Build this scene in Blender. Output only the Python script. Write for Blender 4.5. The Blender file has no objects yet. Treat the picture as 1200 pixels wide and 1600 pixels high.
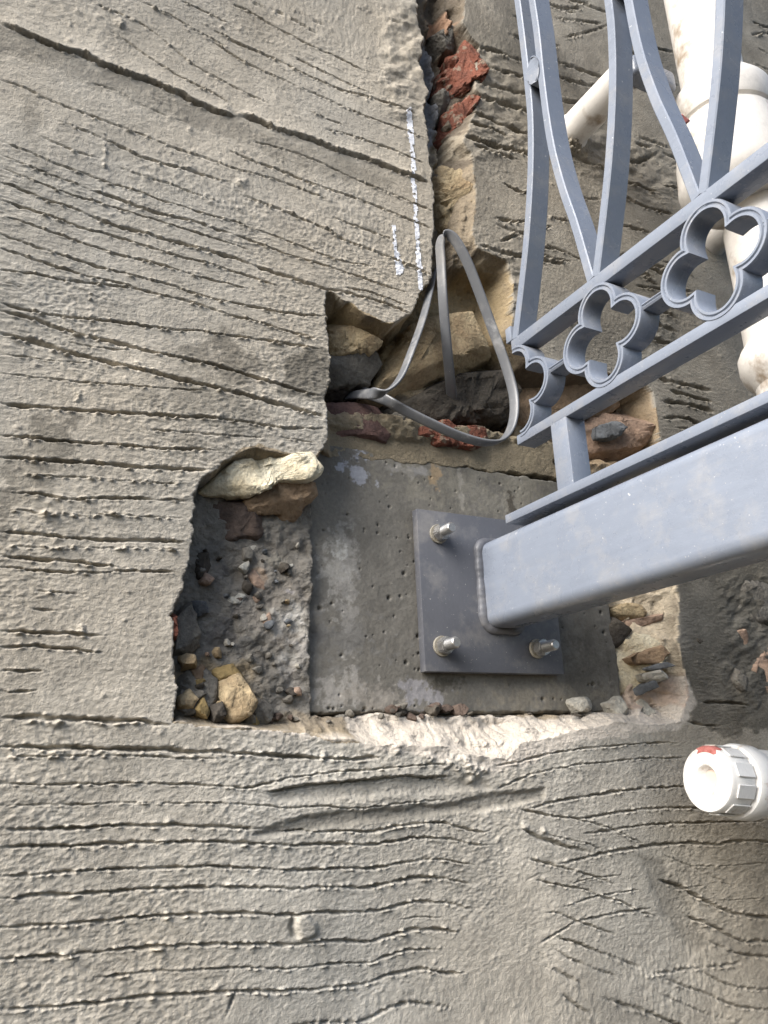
import bpy, bmesh, math, random
import numpy as np
from mathutils import Vector, Matrix

sc = bpy.context.scene
COL = sc.collection

# ------------------------------------------------------------------ camera
F = 1256.0                                   # focal length in photo pixels (photo 1200 x 1600)
D = 0.60                                     # metres from lens to the face of the concrete block
n_ = np.array([-700.0, 430.0, F]); n_ /= np.linalg.norm(n_)          # into the wall, in camera axes
v_ = np.array([-0.041, -1.0, 0.0]); v_[2] = -(v_[0]*n_[0] + v_[1]*n_[1]) / n_[2]; v_ /= np.linalg.norm(v_)
h_ = np.cross(n_, v_)
if h_[0] < 0: h_ = -h_
cam_d = bpy.data.cameras.new('camera'); cam = bpy.data.objects.new('camera', cam_d); COL.objects.link(cam)
right = Vector((h_[0], n_[0], v_[0])); up = -Vector((h_[1], n_[1], v_[1])); back = -Vector((h_[2], n_[2], v_[2]))
M = Matrix((right, up, back)).transposed().to_4x4(); M.translation = (0, -D, 0)
cam.matrix_world = M
cam_d.sensor_fit = 'VERTICAL'; cam_d.sensor_height = 32.0; cam_d.lens = 32.0 * F / 1600.0
cam_d.clip_start = 0.01; cam_d.clip_end = 200
sc.camera = cam

# ------------------------------------------------------------------ sky, sun, exposure
SUN_AZ = math.radians(-78)                   # from the wall's outward normal (-Y) towards -X
SUN_EL = math.radians(38)
w = bpy.data.worlds.new('World'); sc.world = w; w.use_nodes = True
wn = w.node_tree.nodes; wl = w.node_tree.links
sky = wn.new('ShaderNodeTexSky'); sky.sky_type = 'NISHITA'; sky.sun_disc = False
sky.sun_elevation = SUN_EL; sky.air_density = 1.0; sky.dust_density = 3.0; sky.ozone_density = 1.0
bg = wn['Background']; bg.inputs['Strength'].default_value = 0.06
wl.new(sky.outputs[0], bg.inputs[0])
to_sun = Vector((math.sin(SUN_AZ)*math.cos(SUN_EL), -math.cos(SUN_AZ)*math.cos(SUN_EL), math.sin(SUN_EL)))
sky.sun_rotation = math.atan2(to_sun.x, to_sun.y)
sd = bpy.data.lights.new('sun', 'SUN'); sd.energy = 3.0; sd.angle = math.radians(52); sd.color = (1.0, 0.975, 0.94)
so = bpy.data.objects.new('sun', sd); COL.objects.link(so)
so.rotation_euler = to_sun.to_track_quat('Z', 'Y').to_euler(); so.location = to_sun * 5
sc.view_settings.view_transform = 'Standard'; sc.view_settings.look = 'None'
sc.view_settings.gamma = 1.0; sc.view_settings.use_curve_mapping = False
sc.view_settings.exposure = 1.75

# ------------------------------------------------------------------ helpers
def ray(px, py):
    d = np.array([px-600.0, py-800.0, F]); return np.array([d@h_, d@n_, d@v_])
def at(px, py, Y):
    r = ray(px, py); t = (Y + D)/r[1]; return np.array([r[0]*t, Y, r[2]*t])
def atx(px, py, X):
    r = ray(px, py); t = X/r[0]; return np.array([X, r[1]*t - D, r[2]*t])

def empty(name, loc, label, cat, group=None):
    o = bpy.data.objects.new(name, None); COL.objects.link(o); o.location = loc; o.empty_display_size = .02
    o['label'] = label; o['category'] = cat
    if group: o['group'] = group
    return o
def link(name, me, mat, parent=None):
    o = bpy.data.objects.new(name, me); COL.objects.link(o)
    if mat and not me.materials: me.materials.append(mat)
    if parent is not None:
        o.parent = parent
        q = parent; T = Matrix()
        while q is not None:
            T = T @ Matrix.Translation(-Vector(q.location)) if q.type == 'EMPTY' else T
            q = q.parent
        o.matrix_parent_inverse = T if parent.type == 'EMPTY' else Matrix()
    return o
def tag(o, label, cat, group=None):
    o['label'] = label; o['category'] = cat
    if group: o['group'] = group
    return o
def mesh(name, V, Fc, smooth=True):
    me = bpy.data.meshes.new(name); me.from_pydata([tuple(map(float, p)) for p in V], [], [tuple(f) for f in Fc])
    me.update()
    bm = bmesh.new(); bm.from_mesh(me); bmesh.ops.recalc_face_normals(bm, faces=bm.faces); bm.to_mesh(me); bm.free()
    if smooth: me.polygons.foreach_set('use_smooth', [True]*len(me.polygons))
    return me
def sharp_smooth(me, ang=35):
    me.polygons.foreach_set('use_smooth', [True]*len(me.polygons))
    try: me.set_sharp_from_angle(angle=math.radians(ang))
    except Exception: pass
    return me
def box(name, x0, x1, y0, y1, z0, z1, bev=.0008, seg=2, rnd=None):
    bm = bmesh.new(); bmesh.ops.create_cube(bm, size=1)
    for v in bm.verts:
        v.co = Vector(((x0+x1)/2 + v.co.x*(x1-x0), (y0+y1)/2 + v.co.y*(y1-y0), (z0+z1)/2 + v.co.z*(z1-z0)))
    if bev: bmesh.ops.bevel(bm, geom=list(bm.edges), offset=bev, segments=seg, affect='EDGES', profile=.5)
    me = bpy.data.meshes.new(name); bm.to_mesh(me); bm.free(); return sharp_smooth(me)
def catmull(P, per=8):
    P = [np.array(p, float) for p in P]; out = []
    Q = [2*P[0]-P[1]] + P + [2*P[-1]-P[-2]]
    for i in range(1, len(Q)-2):
        a, b, c, d = Q[i-1], Q[i], Q[i+1], Q[i+2]
        for k in range(per):
            t = k/per
            out.append(.5*((2*b) + (c-a)*t + (2*a-5*b+4*c-d)*t*t + (3*b-a-3*c+d)*t**3))
    out.append(P[-1]); return np.array(out)
def sweep_yz(name, path, prof, closed=False):
    """sweep a profile (u across the path in the YZ plane, x along X) along a path of (y, z)"""
    P = np.array(path, float); n = len(P); V = []; Fc = []; m = len(prof)
    for i in range(n):
        if closed: a, b = P[(i-1) % n], P[(i+1) % n]
        else: a, b = P[max(i-1, 0)], P[min(i+1, n-1)]
        t1 = P[i]-a; t2 = b-P[i]
        l1 = np.linalg.norm(t1); l2 = np.linalg.norm(t2)
        if l1 < 1e-9: t1 = t2; l1 = l2
        if l2 < 1e-9: t2 = t1; l2 = l1
        t1 = t1/l1; t2 = t2/l2; t = t1+t2; t /= np.linalg.norm(t)
        k = 1/max(.5, math.sqrt((1+t1@t2)/2))
        nn = np.array([-t[1], t[0]])
        for (u, x) in prof: V.append((x, P[i][0]+nn[0]*u*k, P[i][1]+nn[1]*u*k))
    for i in range(n if closed else n-1):
        for j in range(m):
            Fc.append((i*m+j, i*m+(j+1) % m, ((i+1) % n)*m+(j+1) % m, ((i+1) % n)*m+j))
    if not closed:
        Fc.append(tuple(range(m))); Fc.append(tuple(range((n-1)*m, n*m)))
    return sharp_smooth(mesh(name, V, Fc), 40)
def rrect(u, x0, x1, c=.0008):
    """chamfered rectangle: |u| half width, x0..x1"""
    return [(-u+c, x0), (u-c, x0), (u, x0+c), (u, x1-c), (u-c, x1), (-u+c, x1), (-u, x1-c), (-u, x0+c)]
def lathe(name, prof, axis, base, nseg=48, cap=True):
    """prof = (distance along axis, radius)"""
    ax = Vector(axis).normalized(); e1 = ax.orthogonal().normalized(); e2 = ax.cross(e1)
    V = []; Fc = []
    for (s, r) in prof:
        for k in range(nseg):
            a = 2*math.pi*k/nseg
            V.append(Vector(base) + ax*s + (e1*math.cos(a)+e2*math.sin(a))*r)
    for i in range(len(prof)-1):
        for k in range(nseg):
            Fc.append((i*nseg+k, i*nseg+(k+1) % nseg, (i+1)*nseg+(k+1) % nseg, (i+1)*nseg+k))
    if cap:
        Fc.append(tuple(range(nseg))); Fc.append(tuple(range((len(prof)-1)*nseg, len(prof)*nseg)))
    return sharp_smooth(mesh(name, V, Fc), 38)

# vectorised value noise
_rng = np.random.RandomState(7); TAB = _rng.rand(512, 512)
def vn(x, y, s=0):
    x = np.asarray(x, float) + s*17.31 + 1000; y = np.asarray(y, float) + s*9.77 + 1000
    xi = np.floor(x).astype(np.int64); yi = np.floor(y).astype(np.int64)
    fx = x-xi; fy = y-yi; fx = fx*fx*fx*(fx*(fx*6-15)+10); fy = fy*fy*fy*(fy*(fy*6-15)+10)
    a = TAB[xi % 512, yi % 512]; b = TAB[(xi+1) % 512, yi % 512]; c = TAB[xi % 512, (yi+1) % 512]; d = TAB[(xi+1) % 512, (yi+1) % 512]
    return (a*(1-fx)+b*fx)*(1-fy) + (c*(1-fx)+d*fx)*fy - .5
def fbm(x, y, s=0, o=4, g=.5):
    r = 0; a = 1.0
    for i in range(o):
        r = r + a*vn(x*2**i*(1+.03*i), y*2**i, s+i*3); a *= g
    return r
def sstep(a, b, x):
    t = np.clip((x-a)/(b-a), 0, 1); return t*t*(3-2*t)

# ------------------------------------------------------------------ materials
def new_mat(name):
    m = bpy.data.materials.new(name); m.use_nodes = True; nt = m.node_tree
    b = nt.nodes['Principled BSDF']; return m, nt, b
def N(nt, typ, **kw):
    n = nt.nodes.new(typ)
    for k, v in kw.items(): setattr(n, k, v)
    return n
def noise_node(nt, scale, detail=4, rough=.55, vec=None):
    n = N(nt, 'ShaderNodeTexNoise'); n.inputs['Scale'].default_value = scale; n.inputs['Detail'].default_value = detail
    n.inputs['Roughness'].default_value = rough
    if vec is not None: nt.links.new(vec, n.inputs['Vector'])
    return n
def ramp(nt, fac, stops):
    r = N(nt, 'ShaderNodeValToRGB'); e = r.color_ramp.elements
    while len(e) < len(stops): e.new(.5)
    for i, (p, c) in enumerate(stops):
        e[i].position = p; e[i].color = (*c, 1) if len(c) == 3 else c
    nt.links.new(fac, r.inputs[0]); return r
def mixc(nt, fac, a, b, mode='MIX'):
    m = N(nt, 'ShaderNodeMix'); m.data_type = 'RGBA'; m.blend_type = mode
    for s, v in ((0, fac), (6, a), (7, b)):
        if hasattr(v, 'is_linked') or isinstance(v, bpy.types.NodeSocket): nt.links.new(v, m.inputs[s])
        else: m.inputs[s].default_value = v if not isinstance(v, tuple) or len(v) == 4 else (*v, 1)
    return m.outputs[2]
def bump(nt, b, h, dist, strength=1.0, prev=None):
    n = N(nt, 'ShaderNodeBump'); n.inputs['Distance'].default_value = dist; n.inputs['Strength'].default_value = strength
    nt.links.new(h, n.inputs['Height'])
    if prev: nt.links.new(prev, n.inputs['Normal'])
    nt.links.new(n.outputs[0], b.inputs['Normal']); return n.outputs[0]
def obj_vec(nt):
    return N(nt, 'ShaderNodeTexCoord').outputs['Object']

def mineral(name, c1, c2, scale=60, fine=420, bd=.0016, rough=.95, spot=None):
    """stone / brick / mortar: two tones mottled, fine grit"""
    m, nt, b = new_mat(name); v = obj_vec(nt)
    a = noise_node(nt, scale, 6, .62, v); f = noise_node(nt, fine, 5, .6, v)
    r = ramp(nt, a.outputs[0], [(.36, c1), (.66, c2)])
    col = mixc(nt, .55, r.outputs[0], ramp(nt, f.outputs[0], [(.25, (.55,)*3), (.75, (1.35,)*3)]).outputs[0], 'MULTIPLY')
    if spot:
        s = noise_node(nt, spot[1], 3, .5, v)
        col = mixc(nt, ramp(nt, s.outputs[0], [(spot[2], (0, 0, 0)), (spot[2]+.06, (1, 1, 1))]).outputs[0], col, spot[0])
    nt.links.new(col, b.inputs['Base Color']); b.inputs['Roughness'].default_value = rough
    b.inputs['Specular IOR Level'].default_value = .2
    p = bump(nt, b, a.outputs[0], bd*2.2); bump(nt, b, f.outputs[0], bd, 1, p)
    return m
def attr_mineral(name, attr, fine=330, bd=.0012, specks=None, gain=1.0):
    """colour comes from the mesh attribute, grit on top"""
    m, nt, b = new_mat(name); v = obj_vec(nt)
    at_ = N(nt, 'ShaderNodeAttribute'); at_.attribute_name = attr
    mid = noise_node(nt, 34, 5, .6, v); f = noise_node(nt, fine, 6, .66, v); g = noise_node(nt, fine*2.7, 3, .6, v)
    c = mixc(nt, .8, at_.outputs['Color'], ramp(nt, mid.outputs[0], [(.3, (.80,)*3), (.7, (1.2,)*3)]).outputs[0], 'MULTIPLY')
    c = mixc(nt, .8, c, ramp(nt, f.outputs[0], [(.3, (.78,)*3), (.7, (1.2,)*3)]).outputs[0], 'MULTIPLY')
    if specks:
        sp = noise_node(nt, 260, 2, .5, v)
        c = mixc(nt, ramp(nt, sp.outputs[0], [(specks[1], (0, 0, 0)), (specks[1]+.04, (1, 1, 1))]).outputs[0], c, specks[0])
    nt.links.new(c, b.inputs['Base Color']); b.inputs['Roughness'].default_value = .88; b.inputs['Specular IOR Level'].default_value = .25
    p = bump(nt, b, f.outputs[0], bd); bump(nt, b, g.outputs[0], bd*.35, 1, p)
    return m
def paint(name, c, rough=.38, dirt=None):
    m, nt, b = new_mat(name); v = obj_vec(nt)
    a = noise_node(nt, 38, 4, .6, v); f = noise_node(nt, 900, 2, .5, v)
    col = mixc(nt, .5, (*c, 1), ramp(nt, a.outputs[0], [(.3, (.93,)*3), (.7, (1.06,)*3)]).outputs[0], 'MULTIPLY')
    if dirt:
        s = noise_node(nt, dirt[1], 5, .65, v)
        col = mixc(nt, ramp(nt, s.outputs[0], [(dirt[2], (0, 0, 0)), (dirt[2]+dirt[3], (1, 1, 1))]).outputs[0], col, dirt[0])
    mp = N(nt, 'ShaderNodeMapping'); mp.inputs['Scale'].default_value = (1, .06, .5); nt.links.new(v, mp.inputs[0])
    st = noise_node(nt, 520, 3, .6, mp.outputs[0]); du = noise_node(nt, 27, 7, .72, v); sc_ = noise_node(nt, 620, 2, .5, v)
    col = mixc(nt, ramp(nt, du.outputs[0], [(.50, (0, 0, 0)), (.74, (.40,)*3)]).outputs[0], col, (.36, .34, .31, 1))
    col = mixc(nt, ramp(nt, sc_.outputs[0], [(.73, (0, 0, 0)), (.76, (.8,)*3)]).outputs[0], col, (.50, .48, .45, 1))
    col = mixc(nt, .35, col, ramp(nt, st.outputs[0], [(.3, (.86,)*3), (.7, (1.1,)*3)]).outputs[0], 'MULTIPLY')
    nt.links.new(col, b.inputs['Base Color'])
    rr = ramp(nt, a.outputs[0], [(.3, (rough-.07,)*3), (.7, (rough+.1,)*3)])
    nt.links.new(rr.outputs[0], b.inputs['Roughness'])
    p = bump(nt, b, a.outputs[0], .0006, .5); p = bump(nt, b, st.outputs[0], .00010, .5, p); bump(nt, b, f.outputs[0], .00012, .6, p)
    return m
def metal(name, c, rough=.35):
    m, nt, b = new_mat(name); v = obj_vec(nt); a = noise_node(nt, 300, 4, .6, v)
    col = mixc(nt, .7, (*c, 1), ramp(nt, a.outputs[0], [(.3, (.6,)*3), (.7, (1.15,)*3)]).outputs[0], 'MULTIPLY')
    nt.links.new(col, b.inputs['Base Color']); b.inputs['Metallic'].default_value = .85; b.inputs['Roughness'].default_value = rough
    bump(nt, b, a.outputs[0], .0003, .6); return m

M_coat = attr_mineral('scratch_coat_render', 'tint', fine=360, bd=.0011)
M_core = attr_mineral('rubble_core', 'tint', fine=240, bd=.0022)
M_pad = attr_mineral('padstone_concrete', 'tint', fine=300, bd=.0005)
M_chalk = mineral('chalk', (.80, .82, .88), (.90, .91, .94), 300, 900, .0004)
M_paint = paint('grey_steel_paint', (.186, .211, .260), .28, ((.55, .56, .57, 1), 240, .69, .02))
M_plate = paint('grey_plate_paint', (.104, .108, .123), .44, ((.42, .40, .37, 1), 160, .72, .03))
M_zinc = metal('zinc_plated_steel', (.46, .45, .43), .42)
M_rust = mineral('yellow_passivated_washer', (.26, .23, .17), (.34, .32, .28), 300, 900, .0003, .5)
M_cable = paint('grey_cable_sheath', (.125, .131, .142), .34, ((.34, .34, .34, 1), 28, .60, .12))
M_white = paint('white_pipe_paint', (.78, .745, .695), .42, ((.36, .28, .20, 1), 24, .545, .14))
M_pvc = paint('white_plastic', (.78, .77, .745), .34, ((.48, .40, .31, 1), 60, .58, .12))
M_dim = paint('plastic_dimple', (.66, .53, .45), .5)
M_red = mineral('red_smear', (.50, .20, .18), (.42, .13, .11), 200, 600, .0003)
M_tan = mineral('tan_stone', (.47, .375, .235), (.34, .25, .15), 45, 300, .0022)
M_cream = mineral('cream_lime_mortar', (.74, .68, .52), (.60, .51, .35), 50, 380, .0018)
M_brownst = mineral('brown_fracture', (.36, .26, .17), (.25, .175, .115), 50, 300, .0020)
M_brick = mineral('red_brick', (.26, .098, .064), (.17, .075, .054), 70, 320, .0026, .95, ((.27, .20, .15, 1), 90, .56))
M_dbrick = mineral('dark_brown_brick', (.150, .110, .088), (.085, .065, .055), 60, 300, .0016)
M_pbrick = mineral('purple_brick', (.175, .105, .088), (.105, .068, .062), 60, 330, .0016)
M_grey = mineral('grey_stone', (.22, .205, .175), (.13, .118, .102), 55, 330, .0018)
M_dgrey = mineral('dark_stone', (.105, .092, .075), (.06, .052, .045), 50, 300, .0018)
M_olive = mineral('ochre_stone', (.30, .22, .10), (.22, .16, .075), 50, 300, .0016)
M_pale = mineral('pale_chip', (.50, .48, .42), (.36, .33, .28), 80, 400, .0014)
M_slate = mineral('slate_chip', (.17, .18, .19), (.09, .095, .10), 80, 400, .001)
M_pink = mineral('pinkish_stone', (.42, .29, .21), (.30, .22, .17), 60, 330, .0014)

# ------------------------------------------------------------------ the wall surface, a relief traced on the plane of the render
YW = -0.030                                   # face of the scratch coat, 30 mm proud of the padstone
def axis_steps(segs):
    out = [segs[0][0]]
    for (a, b, s) in segs:
        k = max(1, int(round((b-a)/s))); out += list(np.linspace(a, b, k+1)[1:])
    return np.array(out)
xs = axis_steps([(-1.1, -.35, .05), (-.35, -.07, .008), (-.07, .02, .002), (.02, .36, .0012), (.36, .62, .0013), (.62, 1.06, .002), (1.06, 1.3, .008), (1.3, 2.3, .05)])
zs = axis_steps([(-1.3, -.5, .05), (-.5, -.26, .006), (-.26, -.15, .0012), (-.15, .46, .00060), (.46, .70, .0010), (.70, 1.17, .002), (1.17, 1.4, .008), (1.4, 2.4, .05)])
nx, nz = len(xs), len(zs)
Xg, Zg = np.meshgrid(xs, zs, indexing='ij')

def win(x0, x1, z0, z1):
    i0, i1 = np.searchsorted(xs, [x0, x1]); j0, j1 = np.searchsorted(zs, [z0, z1])
    return slice(max(i0-1, 0), min(i1+1, nx)), slice(max(j0-1, 0), min(j1+1, nz))
def poly_w(pts, Y=YW):
    return np.array([at(px, py, Y)[[0, 2]] for px, py in pts])
def pairs(s):
    a = [float(q) for q in s.replace(',', ' ').split()]; return list(zip(a[0::2], a[1::2]))
def sdf(P, X, Z):
    """signed distance, positive inside; also the index weight of nearest edge"""
    n = len(P); best = np.full(X.shape, 1e9); near = np.zeros(X.shape, int); inside = np.zeros(X.shape, bool)
    for i in range(n):
        a, b = P[i], P[(i+1) % n]; e = b-a; L = e@e + 1e-12
        t = np.clip(((X-a[0])*e[0]+(Z-a[1])*e[1])/L, 0, 1)
        d = (X-a[0]-t*e[0])**2 + (Z-a[1]-t*e[1])**2
        m = d < best; best = np.where(m, d, best); near = np.where(m, i, near)
        c = ((a[1] > Z) != (b[1] > Z)) & (X < (b[0]-a[0])*(Z-a[1])/(b[1]-a[1]+1e-15)+a[0]); inside ^= c
    d = np.sqrt(best); return np.where(inside, d, -d), near

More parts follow.
